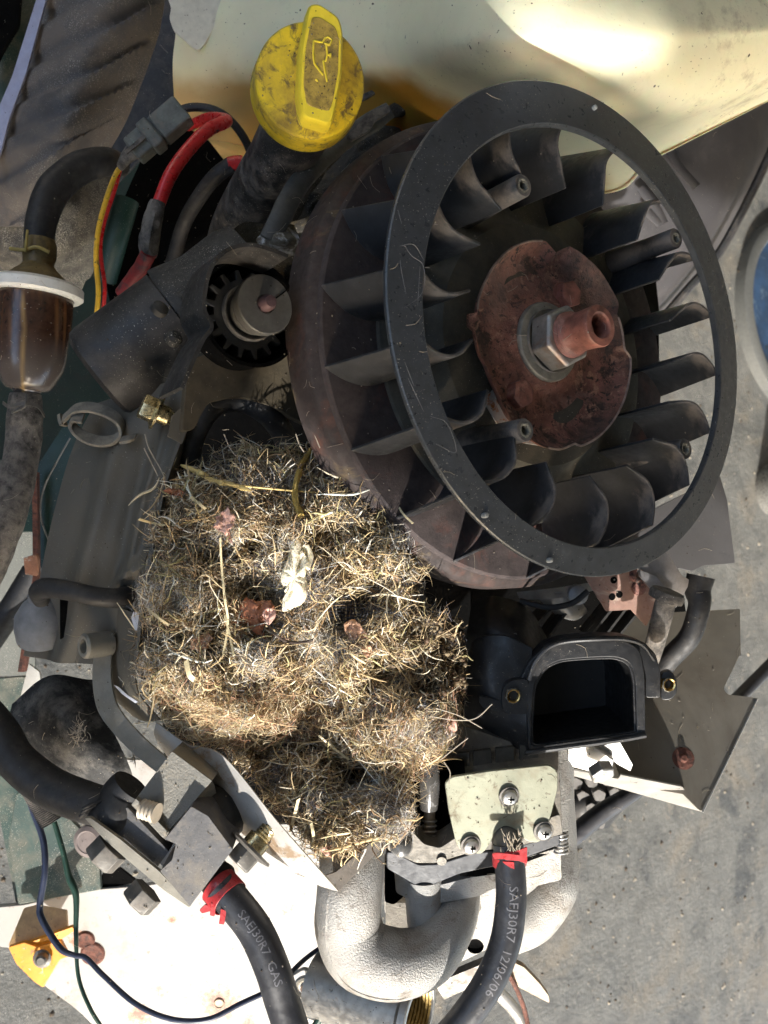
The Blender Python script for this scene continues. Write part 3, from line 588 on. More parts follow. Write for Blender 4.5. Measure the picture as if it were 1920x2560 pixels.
# ================================================================== engine casting behind the flywheel, dipstick strap
mat('block_dirty', (.032, .028, .022), .85, var=.5, vs=50, spots=[((.095, .07, .035), 34, .36, .12), ((.24, .21, .17), 80, .18, .06)], bump=1, bs=200, bd=.0015, speck=.4, bigbump=.4)
mat('block_plate', (.062, .048, .028), .8, var=.35, vs=40, spots=[((.10, .085, .06), 60, .2, .1)], bump=.5, bs=300, speck=.15)
mat('cast_grey', (.10, .095, .085), .7, var=.3, dust=DUST, da=.5, bump=.8, bs=300)
eb = thing('engine_block', 'dark oily engine block filling the space beneath the flywheel', 'engine', D(800, 800, .46))
obj('upper_casting', loft([[(560, 640, .47), (720, 420, .49), (900, 290, .50), (1130, 245, .50), (1400, 260, .53)], [(600, 720, .45), (760, 520, .47), (950, 380, .48), (1150, 320, .49), (1400, 330, .52)], [(680, 800, .44), (860, 640, .45), (1040, 480, .46), (1200, 400, .48), (1420, 420, .51)]], 70, 60, rough=.010, rs=38), 'block_dirty', eb, auto=80)
obj('block_shade_sheet', loft([[(400, 560, .56), (900, 560, .56), (1640, 620, .56)], [(400, 1300, .50), (900, 1300, .50), (1640, 1000, .53)], [(400, 1700, .50), (900, 1800, .50), (1560, 1600, .53)], [(420, 2060, .52), (900, 2060, .50), (1360, 2100, .52)]], 30, 30, rough=.004), 'black_deep', eb, auto=80)  # shade between the parts put into a black backing sheet
obj('casting_rib', tube([D(1120, 262, .485), D(1010, 270, .475), D(900, 320, .465), D(800, 420, .455), D(720, 560, .445), D(690, 680, .44)], .004, 10, wob=.3, flat=.6), 'block_dirty', eb)
for k, (y, dd) in enumerate(((720, .0), (765, 0), (810, 0), (855, 0), (900, 0))):
    obj('cooling_fin', slab([(700, y), (760, y - 14), (770, y - 6), (705, y + 10)], facing(730, y, .43), .01, 1), 'black_deep', eb)
solo('dipstick_tube', tube([D(975, 275, .42), D(930, 305, .42), D(860, 350, .41), D(795, 405, .385), D(740, 470, .375), D(703, 540, .370), D(672, 600, .370)], [.0040, .0052, .0048, .0046, .0046, .0048, .004], 12, n=50, flat=.6, wob=.06), mat('strap_grey', (.055, .054, .050), .6, var=.3, spots=[((.3, .3, .28), 90, .2, .06)], bump=.5), 'flat grey dipstick tube running down from behind the yellow cap', 'tube')
mat('corroded', (.10, .09, .07), .9, var=.4, vs=40, spots=[((.42, .43, .44), 16, .46, .08), ((.05, .03, .02), 20, .3, .1)], bump=1, bs=400, bd=.001)
obj('corroded_tab', loft([[(640, 600, .378), (680, 560, .372), (735, 560, .378)], [(655, 625, .376), (700, 600, .366), (750, 600, .374)], [(690, 660, .385), (725, 640, .378), (770, 640, .385)]], 20, 20, rough=.0015, rs=150), 'corroded', eb)
solo('torn_rubber_flap', merge(slab([(905, 300), (930, 275), (968, 262), (976, 278), (940, 300), (925, 325), (880, 350), (868, 340)], facing(920, 300, .405, (.3, .2)), .002, 3), slab([(905, 236), (930, 225), (938, 232), (915, 246), (902, 250)], facing(915, 236, .41), .002, 2)), 'dusty_rubber', 'ragged grey rubber flap right of the yellow cap', 'rubber flap', bevel=.0005)
# ================================================================== starter motor
sm = thing('starter_motor', 'black cylindrical starter motor with a toothed pinion and round collar', 'starter motor', D(400, 850, .36))
sa = unit(D(560, 700, .375) - D(300, 890, .372)); s0 = D(322, 893, .388)
mat('starter_black', (.016, .0155, .0155), .45, var=.3, dust=(.085, .075, .068), da=.55, ds=20, dsoft=.3, bump=.35, bs=500, speck=.35)
mat('starter_cast', (.020, .020, .019), .6, var=.35, dust=(.075, .069, .060), da=.46, ds=30, dsoft=.25, bump=.6, bs=350, speck=.5)
obj('can', lathe(s0, sa, [(0, -.016), (.020, -.0155), (.0225, -.0135), (.0232, -.010), (.0232, .028), (.0222, .0285), (.0222, .031)], 72), 'starter_black', sm)
obj('end_housing', merge(lathe(s0, sa, [(.0235, .029), (.0238, .030), (.0225, .036), (.0205, .045), (.021, .062), (.019, .07), (0, .07)], 60, rfun=lambda t, r, h: 1 + .05 * math.sin(3 * t)), tube([s0 + sa * .034 + VIEW * .0205, s0 + sa * .050 + VIEW * .0185], .0035, 12)), 'starter_cast', sm)
obj('case_screw', merge(lathe(D(428, 853, .352), unit(sa + VIEW * .8), [(.0032, 0), (.0036, .003), (.002, .0045), (0, .0048)], 16), lathe(D(395, 778, .354), unit(sa + VIEW * .8), [(.0034, 0), (.0034, .0026), (.002, .0036), (0, .004)], 16)), 'starter_cast', sm)
# nose housing: C-shaped lip round the pinion
lip = [(720, 640), (680, 625), (630, 612), (585, 618), (548, 640), (524, 680), (513, 730), (512, 775), (530, 815), (508, 850), (480, 910), (455, 970)]
nh = obj('nose_lip', sheetbend([H(x, y, .514) for x, y in lip], np.array([0, 0, -.020]), .0014, n=60), 'starter_black', sm)
gp = H(617, 787, .485); GZ = gp[2]
obj('gear_well', lathe(np.array([gp[0], gp[1], 0]), UP, [(.0215, GZ + .004), (.0200, GZ + .004), (.0195, GZ - .012), (0, GZ - .012)], 48), 'black_deep', sm)
def gear(c, r1, r0, h0, h1, n=15):
    V = []; P = []
    for i in range(n):
        for f, r in ((.0, r0), (.25, r0), (.38, r1), (.62, r1), (.75, r0)):
            t = 2 * math.pi * (i + f) / n; P.append((c[0] + r * math.cos(t), c[1] + r * math.sin(t)))
    return prism([np.array([x, y, h1]) for x, y in P], np.array([0, 0, h0 - h1]))
pin = obj('pinion_gear', gear(np.array([gp[0], gp[1], 0]), .0176, .0138, GZ - .008, GZ, 16), mat('gear_black', (.06, .06, .06), .5, metal=.3, var=.3, bump=.4), sm, bevel=.0005)
c2 = np.array([gp[0], gp[1], 0])
colr = obj('stop_collar', lathe(c2, UP, [(.0070, GZ), (.0070, GZ + .004), (.0092, GZ + .005), (.0102, GZ + .0092), (.0094, GZ + .0096), (.0094, GZ + .0104), (.0110, GZ + .011), (.0114, GZ + .0154), (.0110, GZ + .0160), (.0036, GZ + .0161), (.0034, GZ + .010)], 64), mat('collar_grey', (.115, .11, .10), .55, metal=.2, var=.25, vs=60, bump=.3, bs=600, spots=[((.18, .13, .05), 70, .2, .15)]), sm)
obj('spring', tube([c2 + np.array([.0105 * math.cos(t), .0105 * math.sin(t), GZ + .0006 + .0016 * t / 6.28]) for t in np.linspace(0, 12.5, 50)], .0006, 8, n=120), 'dull_steel', sm)
obj('shaft_tip', lathe(c2, UP, [(.0031, GZ + .009), (.0031, GZ + .0185), (.0022, GZ + .0205), (0, GZ + .0208)], 32), mat('shaft_pink', (.12, .07, .07), .5, var=.3, metal=.2, bump=.3), sm)
obj('notch', box(c2 + np.array([.0066, .0046, GZ + .0161]), (1, .8, 0), (-.8, 1, 0), UP, .006, .0005, .0005), 'black_deep', sm)
# mounting plate in front of it
solo('starter_plate', merge(slab([(470, 900), (560, 870), (700, 860), (860, 900), (900, 1020), (850, 1080), (760, 1060), (690, 1020), (600, 990), (520, 1005), (485, 1075), (455, 1080)], (H(640, 1000, .466), UP), .004, 20)), 'block_plate', 'dark oily brown plate between starter pinion and nest', 'plate', bevel=.001)
solo('lip_side_plate', loft([[(545, 640, .375), (600, 560, .39), (700, 560, .40), (830, 520, .41)], [(530, 760, .385), (560, 700, .40), (640, 650, .42), (780, 620, .43)], [(530, 900, .395), (560, 900, .42), (640, 800, .44), (760, 760, .45)]], 30, 30, rough=.002), 'block_dirty', 'greasy casting behind the starter pinion', 'casting')
solo('rubber_loop', tube([D(458, 1260, .385), D(468, 1180, .375), D(482, 1090, .368), D(530, 1015, .365), D(600, 1000, .367), D(670, 1035, .372), D(715, 1100, .385), D(745, 1200, .40)], .0052, 18, n=60), 'black_rubber', 'black hose looping above the top of the nest', 'hose')
# ================================================================== strap clip and gold bolt
mat('clip_dusty', (.16, .145, .12), .8, var=.25, dust=(.26, .235, .19), da=.55, ds=45, bump=.6)
sc = thing('strap_clip', 'dusty bent metal strap clip shaped like a flattened loop', 'clip', D(240, 1070, .375))
lp = [(205, 1058), (180, 1056), (176, 1075), (200, 1100), (240, 1115), (280, 1112), (300, 1090), (292, 1062), (262, 1042), (220, 1030), (185, 1034), (165, 1050), (152, 1062)]
obj('strap', sheetbend([D(x, y, .375 + .001 * (i > 8)) for i, (x, y) in enumerate(lp)], unit(VIEW * -.7 + IU * .75) * .0060, .0016, n=90), 'clip_dusty', sc, bevel=.0003)
obj('hook', merge(sheetbend([D(298, 1108, .372), D(318, 1105, .37), D(335, 1100, .372)], -VIEW * .005 + IU * .003, .0012), sheetbend([D(152, 1062, .375), D(148, 1050, .376), D(146, 1035, .38)], -VIEW * .007, .0014)), 'clip_dusty', sc)
bl = thing('gold_flange_bolt', 'shiny gold zinc flanged hex bolt beside the plate edge', 'bolt', D(385, 1025, .36))
ba = unit(IR * -.86 + IU * .38 + VIEW * .34); bc = D(392, 1030, .362)
obj('flange', lathe(bc, ba, [(0, -.0008), (.0075, -.0006), (.0078, .0004), (.0055, .0014), (0, .0014)], 40), 'zinc_gold', bl)
obj('hex_head', hexnut(bc + ba * .001, ba, .0055, .0058, spin=15), 'zinc_gold', bl, bevel=.0004)
obj('threads', merge(lathe(bc - ba * .005, ba, [(.0042, 0), (.0042, .005)], 24, cap0=True), thread(bc - ba * .013, ba, .0033, .009)), 'zinc_gold', bl)
# ================================================================== left shroud: the long grey-brown sheet metal cover
mat('shroud', (.105, .093, .072), .55, var=.2, vs=6, dust=(.125, .115, .095), da=.5, ds=6, dsoft=.35, bump=.3, bs=500, speck=.3, spots=[((.11, .107, .10), 8, .3, .3)])
sh = thing('engine_shroud', 'long grey-brown pressed metal shroud with shallow ridges left of the nest', 'shroud', D(280, 1300, .38))
def rel(u, v):
    h = .0042 * math.exp(-((u - .42) / .09) ** 2) * sstep(.02, .3, v) - .0034 * math.exp(-((u - .66) / .07) ** 2) * sstep(.1, .3, v) * (1 - sstep(.62, .7, v)) + .003 * math.exp(-((u - .8) / .07) ** 2) * (1 - sstep(.6, .68, v))
    h += .0050 * math.exp(-((v - .62) / .035) ** 2) * sstep(.62, .7, u); return h
obj('pressed_panel', loft([[(235, 1010, .395), (330, 980, .385), (400, 960, .378), (478, 955, .368)], [(178, 1130, .390), (270, 1110, .382), (370, 1120, .375), (452, 1080, .366)], [(135, 1280, .385), (230, 1260, .378), (330, 1260, .37), (408, 1210, .364)], [(100, 1440, .382), (180, 1440, .375), (290, 1440, .366), (372, 1390, .36)], [(80, 1545, .382), (160, 1560, .376), (270, 1540, .366), (352, 1540, .358)], [(58, 1640, .384), (130, 1650, .38), (230, 1660, .374), (345, 1650, .362)]], 60, 90, relief=rel, th=.0015), 'shroud', sh, auto=50)
obj('edge_flange', sheetbend([D(484, 948, .360), D(455, 1080, .358), D(412, 1210, .356), D(375, 1390, .352), D(352, 1540, .350), D(338, 1660, .350)], -VIEW * .012, .0014, n=50), 'shroud', sh)
obj('torn_edge', slab([(430, 1040), (462, 1010), (490, 955), (492, 1000), (470, 1070), (455, 1110), (420, 1090)], facing(460, 1030, .356, (.5, 0)), .0014, 2), 'shroud', sh, bevel=.0003)
obj('lower_panel', loft([[(270, 1530, .372), (310, 1520, .364), (352, 1540, .354)], [(275, 1650, .370), (310, 1640, .364), (340, 1650, .352)], [(285, 1740, .374), (320, 1740, .366), (345, 1730, .352)], [(330, 1790, .378), (370, 1800, .366), (400, 1800, .352)]], 24, 40, relief=lambda u, v: .003 * math.sin(u * 3.1), th=.0015), 'shroud', sh, auto=50)
mat('worn_white', (.62, .63, .68), .6, var=.2, bump=.3)
for pts in ([(333, 1530), (352, 1530), (350, 1560), (346, 1575), (338, 1578), (328, 1545)], [(284, 1712), (296, 1718), (318, 1738), (345, 1755), (338, 1758), (305, 1735)]):
    obj('worn_patch', slab(pts, facing(pts[0][0], pts[0][1], .3515), .0004, 2), 'worn_white', sh)
# hose stub and boss on the shroud
bs = thing('breather_stub', 'short black breather hose crossing the grey shroud, plugged on a round boss', 'hose', D(200, 1480, .37))
obj('hose', tube([D(104, 1500, .366), D(98, 1480, .360), D(118, 1470, .356), D(180, 1478, .352), D(240, 1492, .352), D(300, 1494, .356), D(325, 1480, .364)], [.0035, .0042, .0042, .0040, .0040, .0040, .0038], 18, n=50), 'black_rubber', bs)
obj('boss', lathe(D(108, 1550, .384), unit(IU * .9 + VIEW * .45), [(.0125, -.008), (.0125, -.002), (.0115, .003), (.008, .008), (.0045, .011), (.0042, .0135), (0, .0135)], 40), mat('boss_grey', (.22, .22, .225), .6, var=.2, dust=DUST, da=.3, bump=.4), bs)
solo('boss_shade', slab([(150, 1480), (200, 1500), (192, 1570), (150, 1600)], facing(170, 1540, .372), .002, 5), 'black_deep', 'black patch painted as shade on the shroud beside the round boss', 'shade patch')  # black slab stands in for the shade beside the boss
# ================================================================== S bracket
mat('bracket_grey', (.22, .205, .17), .55, metal=.2, var=.2, vs=30, dust=(.22, .2, .16), da=.45, bump=.3, speck=.3)
bk = thing('offset_bracket', 'bent grey steel bracket strap running from shroud to the square casting', 'bracket', D(300, 1800, .36))
bp = [(238, 1600, .362), (232, 1680, .362), (236, 1740, .360), (252, 1790, .356), (300, 1850, .352), (360, 1905, .350), (420, 1950, .350)]
obj('strap', sheetbend([D(*p) for p in bp], unit(IR * .9 + IU * .35) * .0080 - VIEW * .001, .0022, n=60), 'bracket_grey', bk, bevel=.0004)
obj('stud', merge(lathe(D(218, 1615, .358), unit(IR * -.7 + VIEW * .7), [(.0052, -.010), (.0052, .001), (.0044, .002), (.0030, .0018), (.0028, -.004), (0, -.004)], 28)), 'bracket_grey', bk)
# ================================================================== V plate below the nest
mat('worn_paint', (.44, .42, .39), .5, var=.2, vs=10, spots=[((.28, .20, .13), 12, .34, .08), ((.16, .13, .10), 30, .2, .06)], bump=.4, stretch=None)
vp = thing('deflector_plate', 'worn pale steel deflector plate with a sharp corner under the nest', 'plate', D(640, 2000, .34))
A1, A2 = D(380, 1800, .355), D(840, 2226, .330)
obj('front_sheet', loft([[(390, 1805, .356), (470, 1860, .351), (560, 1890, .344), (700, 2060, .336), (846, 2228, .329)], [(385, 1835, .362), (460, 1900, .357), (540, 1950, .350), (680, 2095, .342), (830, 2224, .334)], [(395, 1860, .368), (455, 1935, .364), (520, 2000, .358), (640, 2110, .352), (800, 2215, .342)]], 24, 60, relief=lambda u, v: .001 * math.sin(u * 3), th=.001), 'worn_paint', vp, auto=50)
obj('right_sheet', slab([(846, 2228), (963, 2112), (955, 2085), (900, 2130), (840, 2180), (812, 2190)], facing(880, 2160, .3440), .001), mat('sheet_brown', (.10, .085, .07), .7, var=.3, bump=.4), vp)
# ================================================================== the nest
NO = [(400, 1180), (450, 1165), (520, 1160), (545, 1125), (600, 1105), (640, 1115), (735, 1110), (800, 1120), (850, 1140), (895, 1165), (930, 1210), (950, 1260), (985, 1300), (1020, 1335), (1045, 1400), (1050, 1470), (1042, 1510),
      (1090, 1530), (1150, 1545), (1165, 1620), (1165, 1720), (1145, 1800), (1120, 1850), (1085, 1900), (1030, 1950), (1025, 2030), (1015, 2075), (960, 2110), (925, 2150), (850, 2205), (800, 2165), (740, 2085), (680, 2000), (620, 1930), (560, 1870), (480, 1850), (400, 1790), (342, 1700), (335, 1560), (350, 1480), (368, 1380), (385, 1280)]
NOa = np.array(NO, float)
def inside(x, y, P=NOa):
    x = np.asarray(x, float); y = np.asarray(y, float); r = np.zeros(x.shape, bool); j = len(P) - 1
    for i in range(len(P)):
        xi, yi = P[i]; xj, yj = P[j]
        r ^= ((yi > y) != (yj > y)) & (x < (xj - xi) * (y - yi) / (yj - yi + 1e-9) + xi); j = i
    return r
def edgedist(x, y):
    d = np.full(np.shape(x), 1e9)
    for i in range(len(NOa)):
        a, b = NOa[i - 1], NOa[i]; ab = b - a; t = np.clip(((x - a[0]) * ab[0] + (y - a[1]) * ab[1]) / (ab @ ab), 0, 1)
        d = np.minimum(d, np.hypot(x - a[0] - t * ab[0], y - a[1] - t * ab[1]))
    return d
# (x, y, radius x, radius y, push towards camera in mm)
BUMPS = [(720, 1250, 230, 120, 7), (560, 1700, 170, 110, 12), (600, 1790, 110, 50, 6), (470, 1500, 130, 200, 5), (1000, 1400, 110, 120, 5), (960, 2080, 110, 60, 7), (1000, 1600, 120, 90, 4), (1030, 1840, 110, 60, 8), (740, 1440, 70, 90, 4),
         (882, 1945, 62, 50, -40), (870, 1530, 85, 55, -13), (800, 1650, 45, 100, -9), (700, 1860, 200, 45, -22), (800, 1760, 110, 60, -20), (620, 1910, 130, 40, -12), (650, 1470, 70, 45, -13), (980, 1680, 80, 40, -14), (840, 1330, 60, 30, -8), (560, 1375, 100, 32, -10), (470, 1600, 60, 30, -8), (960, 1480, 60, 35, -8), (740, 1215, 70, 25, -6), (1120, 1650, 90, 160, -9), (820, 2170, 80, 45, -12), (430, 1780, 70, 30, -8)]
def lump(x, y):
    """smooth noise on numpy arrays in picture pixels"""
    s = 0
    for k, (fx, fy, ph, am) in enumerate(LW): s = s + am * np.sin(x * fx + y * fy + ph)
    return s
LW = []
for k in range(26):
    w = 2 * math.pi / RNG.uniform(45, 190); a = RNG.uniform(0, 6.28); LW.append((w * math.cos(a), w * math.sin(a), RNG.uniform(0, 6.28), .9))
def nd(x, y):
    """depth of the nest's surface"""
    x = np.asarray(x, float); y = np.asarray(y, float)
    d = .352 - .006 * np.exp(-(((x - 700) / 380) ** 2 + ((y - 1550) / 420) ** 2)) + .02 * np.clip((1300 - y) / 250, 0, 1) + .008 * np.clip((x - 1000) / 150, 0, 1) - .006 * np.clip((y - 1800) / 300, 0, 1)
    for bx, by, rx, ry, h in BUMPS: d = d - h * .001 * np.exp(-(((x - bx) / rx) ** 2 + ((y - by) / ry) ** 2))
    d = d - .0011 * lump(x, y) - .00055 * lump(x * 2.3 + 40, y * 2.3)
    e = edgedist(x, y); d = d + .016 * np.exp(-e / 26)
    return d
def Dv(x, y, d):
    C = np.stack([(x - 960) / FOC * d, (1280 - y) / FOC * d, -d], -1); return C @ AX.T + CAM
nest = thing('rodent_nest', 'big matted nest of dry grass, fur and lint packed beside the flywheel', 'nest', D(720, 1600, .352))
NW = np.array(nest['_w'])
def pobj(name, V, F_, m, parent, colr=None, kind=None, label=None, smooth=True):
    me = bpy.data.meshes.new(name); V = np.asarray(V, float) - np.array(parent['_w']); F_ = np.asarray(F_, int); k = F_.shape[1]
    me.vertices.add(len(V)); me.vertices.foreach_set('co', V.ravel()); me.loops.add(F_.size); me.loops.foreach_set('vertex_index', F_.ravel())
    me.polygons.add(len(F_)); me.polygons.foreach_set('loop_start', np.arange(0, F_.size, k)); me.polygons.foreach_set('loop_total', np.full(len(F_), k)); me.update(calc_edges=True)
    if colr is not None:
        a = me.color_attributes.new('col', 'FLOAT_COLOR', 'POINT'); a.data.foreach_set('color', np.c_[colr, np.ones(len(colr))].ravel())
    if smooth: me.shade_smooth()
    me.materials.append(M(m)); o = bpy.data.objects.new(name, me); COL.objects.link(o); o.parent = parent; o['_w'] = list(parent['_w'])
    if kind: o['kind'] = kind
    if label: o['label'] = label
    return o
mat('nest_core', (.045, .032, .020), .95, var=.55, vs=60, spots=[((.010, .008, .007), 50, .5, .1), ((.14, .11, .07), 90, .3, .08)], bump=1, bs=600, bd=.0015)
def strandmat(name, rough, trans):
    q = NT(name); a = q.n('ShaderNodeAttribute'); a.attribute_name = 'col'
    c = q.mix(q.ramp(q.noise(900, 2), .3, .7), a.outputs['Color'], a.outputs['Color']); q.l(a.outputs['Color'], q.b.inputs['Base Color'])
    q.b.inputs['Roughness'].default_value = rough; q.b.inputs['Specular IOR Level'].default_value = .35; MATS[name] = q.m
strandmat('straw', .55, 0); strandmat('fur', .7, 0)
# core: sheet following the surface a little deeper
gx, gy = np.meshgrid(np.arange(320, 1180, 8.), np.arange(1090, 2230, 8.))
cdv = nd(gx, gy) + .0062
N3 = np.array([[noise.fractal(Vector((x * .03, y * .03, 1)), .7, 2, 5) for x in gx[0]] for y in gy[:, 0]])
cdv = cdv - .0022 * N3
Pc = Dv(gx, gy, cdv); msk = inside(gx, gy) & (edgedist(gx, gy) > 6)
idx = -np.ones(gx.shape, int); idx[msk] = np.arange(msk.sum())
qd = np.stack([idx[:-1, :-1], idx[:-1, 1:], idx[1:, 1:], idx[1:, :-1]], -1).reshape(-1, 4); qd = qd[(qd >= 0).all(1)]
pobj('matted_core', Pc[msk], qd, 'nest_core', nest)
def strands(n, lmin, lmax, wmin, wmax, pal, pw, above=(.0, .004), curl=.5, seg=5, tilt=.35, where=None, shape='ribbon', dark=.25, taper=.4):
    """n bent fibres lying roughly on the surface; lengths in mm, widths in mm"""
    xs = []; 
    while len(xs) < n:
        x = RNG.uniform(325, 1175, n); y = RNG.uniform(1095, 2225, n); ok = inside(x, y) & (edgedist(x, y) > 3)
        if where is not None: ok &= RNG.random(n) < where(x, y)
        xs += list(zip(x[ok], y[ok]))
    xs = np.array(xs[:n]); x, y = xs[:, 0], xs[:, 1]; d = nd(x, y)
    P = Dv(x, y, d); e = 5.; Px = Dv(x + e, y, nd(x + e, y)) - P; Py = Dv(x, y + e, nd(x, y + e)) - P
    Nn = np.cross(Py, Px); Nn /= np.linalg.norm(Nn, axis=1)[:, None]; Nn *= np.sign((Nn @ VIEW))[:, None]
    Tx = Px / np.linalg.norm(Px, axis=1)[:, None]; Ty = np.cross(Nn, Tx)
    # local combing direction from slow noise + random
    ang = 1.6 * np.sin(x * .011 + 1) + 1.3 * np.sin(y * .013 + x * .004) + RNG.normal(0, 1.0, n)
    T = Tx * np.cos(ang)[:, None] + Ty * np.sin(ang)[:, None]
    T = T + Nn * RNG.normal(0, tilt, n)[:, None]; T /= np.linalg.norm(T, axis=1)[:, None]
    Ln = np.exp(RNG.uniform(math.log(lmin), math.log(lmax), n)) * .001; wd = np.exp(RNG.uniform(math.log(wmin), math.log(wmax), n)) * .001
    B = np.cross(T, Nn); B /= np.linalg.norm(B, axis=1)[:, None]
    c1 = RNG.normal(0, curl, n); c2 = RNG.normal(0, curl * .6, n); h = RNG.uniform(*above, n) * np.where(RNG.random(n) < .12, 1.8, 1)
    Vs = []; tt = np.linspace(-.5, .5, seg + 1)
    spin = RNG.uniform(0, math.pi, n); S = B * np.cos(spin)[:, None] + Nn * np.sin(spin)[:, None] if shape != 'flat' else B + Nn * RNG.normal(0, .4, n)[:, None]
    for t in tt:
        w = (1 - (1 - taper) * abs(2 * t) ** 2)
        c = P + Nn * (h + Ln * c2 * (t * t - .08))[:, None] + T * (Ln * t)[:, None] + B * (Ln * (c1 * (t * t - .08) + .35 * curl * np.sin(5 * t + spin)))[:, None]
        Vs.append((c, w))
    base = []
    for c, w in Vs:
        base += [c + S * (wd * w / 2)[:, None], c - S * (wd * w / 2)[:, None]]
        if shape != 'ribbon': base.append(c + np.cross(S, T) * (wd * w * (.28 if shape == 'flat' else .8))[:, None])
    k = 2 if shape == 'ribbon' else 3
    Vv = np.stack(base, 1).reshape(n, -1, 3); m = Vv.shape[1]; q = []
    for i in range(seg):
        if k == 2: q.append((i * 2, i * 2 + 1, i * 2 + 3, i * 2 + 2))
        else:
            for a in range(3): b = (a + 1) % 3; q.append((i * 3 + a, i * 3 + b, (i + 1) * 3 + b, (i + 1) * 3 + a))
    Fq = (np.array(q)[None] + (np.arange(n) * m)[:, None, None]).reshape(-1, 4)
    ci = RNG.choice(len(pal), n, p=np.array(pw) / sum(pw)); cc = np.array(pal)[ci] * RNG.uniform(1 - dark, 1 + dark, (n, 1))
    return Vv.reshape(-1, 3), Fq, np.repeat(np.clip(cc, 0, 1), m, 0)
STRAW = [(.68, .53, .31), (.55, .41, .22), (.80, .70, .50), (.38, .255, .14), (.46, .40, .20), (.17, .105, .055), (.86, .81, .70)]
SWt = [5, 4, 4, 4, 1.5, 4, 2.2]
SLATE = 0
def holes(x, y):
    p = np.ones(x.shape)
    p *= 1 - .93 * np.exp(-(((x - 882) / 48) ** 2 + ((y - 1945) / 38) ** 2) ** 2); p *= 1 - .8 * np.exp(-(((x - 870) / 62) ** 2 + ((y - 1530) / 45) ** 2) ** 2)
    p *= 1 - .45 * np.exp(-(((x - 760) / 150) ** 2 + ((y - 1830) / 70) ** 2)); p *= np.where(x > 1060, np.clip(1 - (x - 1060) / 110, .12, 1), 1)
    return p
def patch(seed, sc=60.):
    r = np.random.default_rng(seed); ws = [(2 * math.pi / r.uniform(sc, sc * 4), r.uniform(0, 6.28), r.uniform(0, 6.28)) for _ in range(9)]
    return lambda x, y: sum(np.sin(w * (x * math.cos(a) + y * math.sin(a)) + p) for w, a, p in ws) / 9 ** .5
pf = patch(3); pg = patch(11, 45)
R1 = strands(10500, 4, 17, .32, .9, STRAW, SWt, above=(-.004, .0025), curl=.45, seg=5, tilt=.42, where=holes, shape='flat')
pobj('grass_straws', R1[0], R1[1], 'straw', nest, R1[2], 'stuff', 'dry beige grass straws')
R1 = strands(1700, 9, 28, .5, 1.2, STRAW, [4, 4, 4, 3, 2, 2, 2], above=(-.003, .003), curl=.35, seg=7, tilt=.30, where=holes, shape='flat', taper=.3)
pobj('long_grass_blades', R1[0], R1[1], 'straw', nest, R1[2], 'stuff', 'longer flat grass blades')
R1 = strands(150, 14, 36, .6, 1.4, STRAW, [3, 4, 5, 2, 2, 1, 3], above=(.0, .004), curl=.28, seg=9, tilt=.20, where=holes, shape='flat', taper=.25)
pobj('broad_grass_blades', R1[0], R1[1], 'straw', nest, R1[2], 'stuff', 'broad bent blades of pale grass')
R1 = strands(7000, 4, 13, .07, .22, [(.60, .47, .29), (.42, .31, .18), (.74, .68, .56), (.26, .18, .11), (.13, .11, .11)], [4, 4, 2, 3, 2], above=(-.003, .0035), curl=1.5, seg=6, tilt=.6, where=holes)
pobj('fine_fibres', R1[0], R1[1], 'fur', nest, R1[2], 'stuff', 'fine curled fibres')
lint = lambda x, y: holes(x, y) * np.clip(pf(x, y) * 2.2 - .7, 0, 1)
R1 = strands(11000, 2, 8, .06, .16, [(.07, .08, .11), (.16, .17, .21), (.03, .03, .045), (.42, .42, .45), (.2, .18, .2)], [3, 3, 5, 1.5, 1], above=(-.002, .003), curl=1.8, seg=5, tilt=.6, where=lint)
pobj('grey_lint', R1[0], R1[1], 'fur', nest, R1[2], 'stuff', 'blue grey lint and fluff')
SPOTSW = [(735, 1440, 40, 70, 1), (700, 1205, 60, 24, .8), (1010, 2060, 50, 28, 1), (880, 1985, 70, 22, .8), (640, 1650, 40, 30, .8), (420, 1490, 60, 40, .5), (570, 1320, 30, 30, .6), (1000, 1330, 30, 90, .5), (790, 1600, 60, 50, .7), (1060, 1830, 90, 40, .6), (480, 1880, 120, 20, .4), (380, 1660, 40, 20, .8)]
def whitew(x, y):
    s = 0
    for a, b, rx, ry, h in SPOTSW: s = s + h * np.exp(-(((x - a) / rx) ** 2 + ((y - b) / ry) ** 2))
    return np.clip(s, 0, 1)
R1 = strands(9000, 2, 8, .06, .16, [(.80, .78, .74), (.72, .68, .58), (.6, .6, .62)], [4, 3, 2], above=(-.001, .0035), curl=1.6, seg=5, tilt=.6, where=whitew)
pobj('white_fur', R1[0], R1[1], 'fur', nest, R1[2], 'stuff', 'tufts of white fur')
R1 = strands(3800, 2.5, 8, .45, 1.3, [(.66, .54, .36), (.50, .40, .27), (.36, .27, .18), (.78, .70, .56), (.22, .15, .10), (.50, .33, .24)], [4, 4, 3, 2, 3, 1.2], above=(-.003, .0022), curl=.5, seg=3, tilt=.5, where=holes, shape='flat', taper=.6)
pobj('chopped_chaff', R1[0], R1[1], 'straw', nest, R1[2], 'stuff', 'short broken bits of dry grass')
brown = lambda x, y: np.clip(np.exp(-(((x - 600) / 170) ** 2 + ((y - 1770) / 60) ** 2)) + .6 * np.exp(-(((x - 1060) / 120) ** 2 + ((y - 1830) / 70) ** 2)), 0, 1)
R1 = strands(4000, 3, 12, .08, .3, [(.66, .52, .30), (.50, .28, .18), (.70, .6, .4), (.36, .2, .12)], [4, 2, 3, 2], above=(.0, .004), curl=1.2, seg=5, tilt=.6, where=brown)
pobj('golden_fibre_clump', R1[0], R1[1], 'fur', nest, R1[2], 'stuff', 'clump of golden fibres')
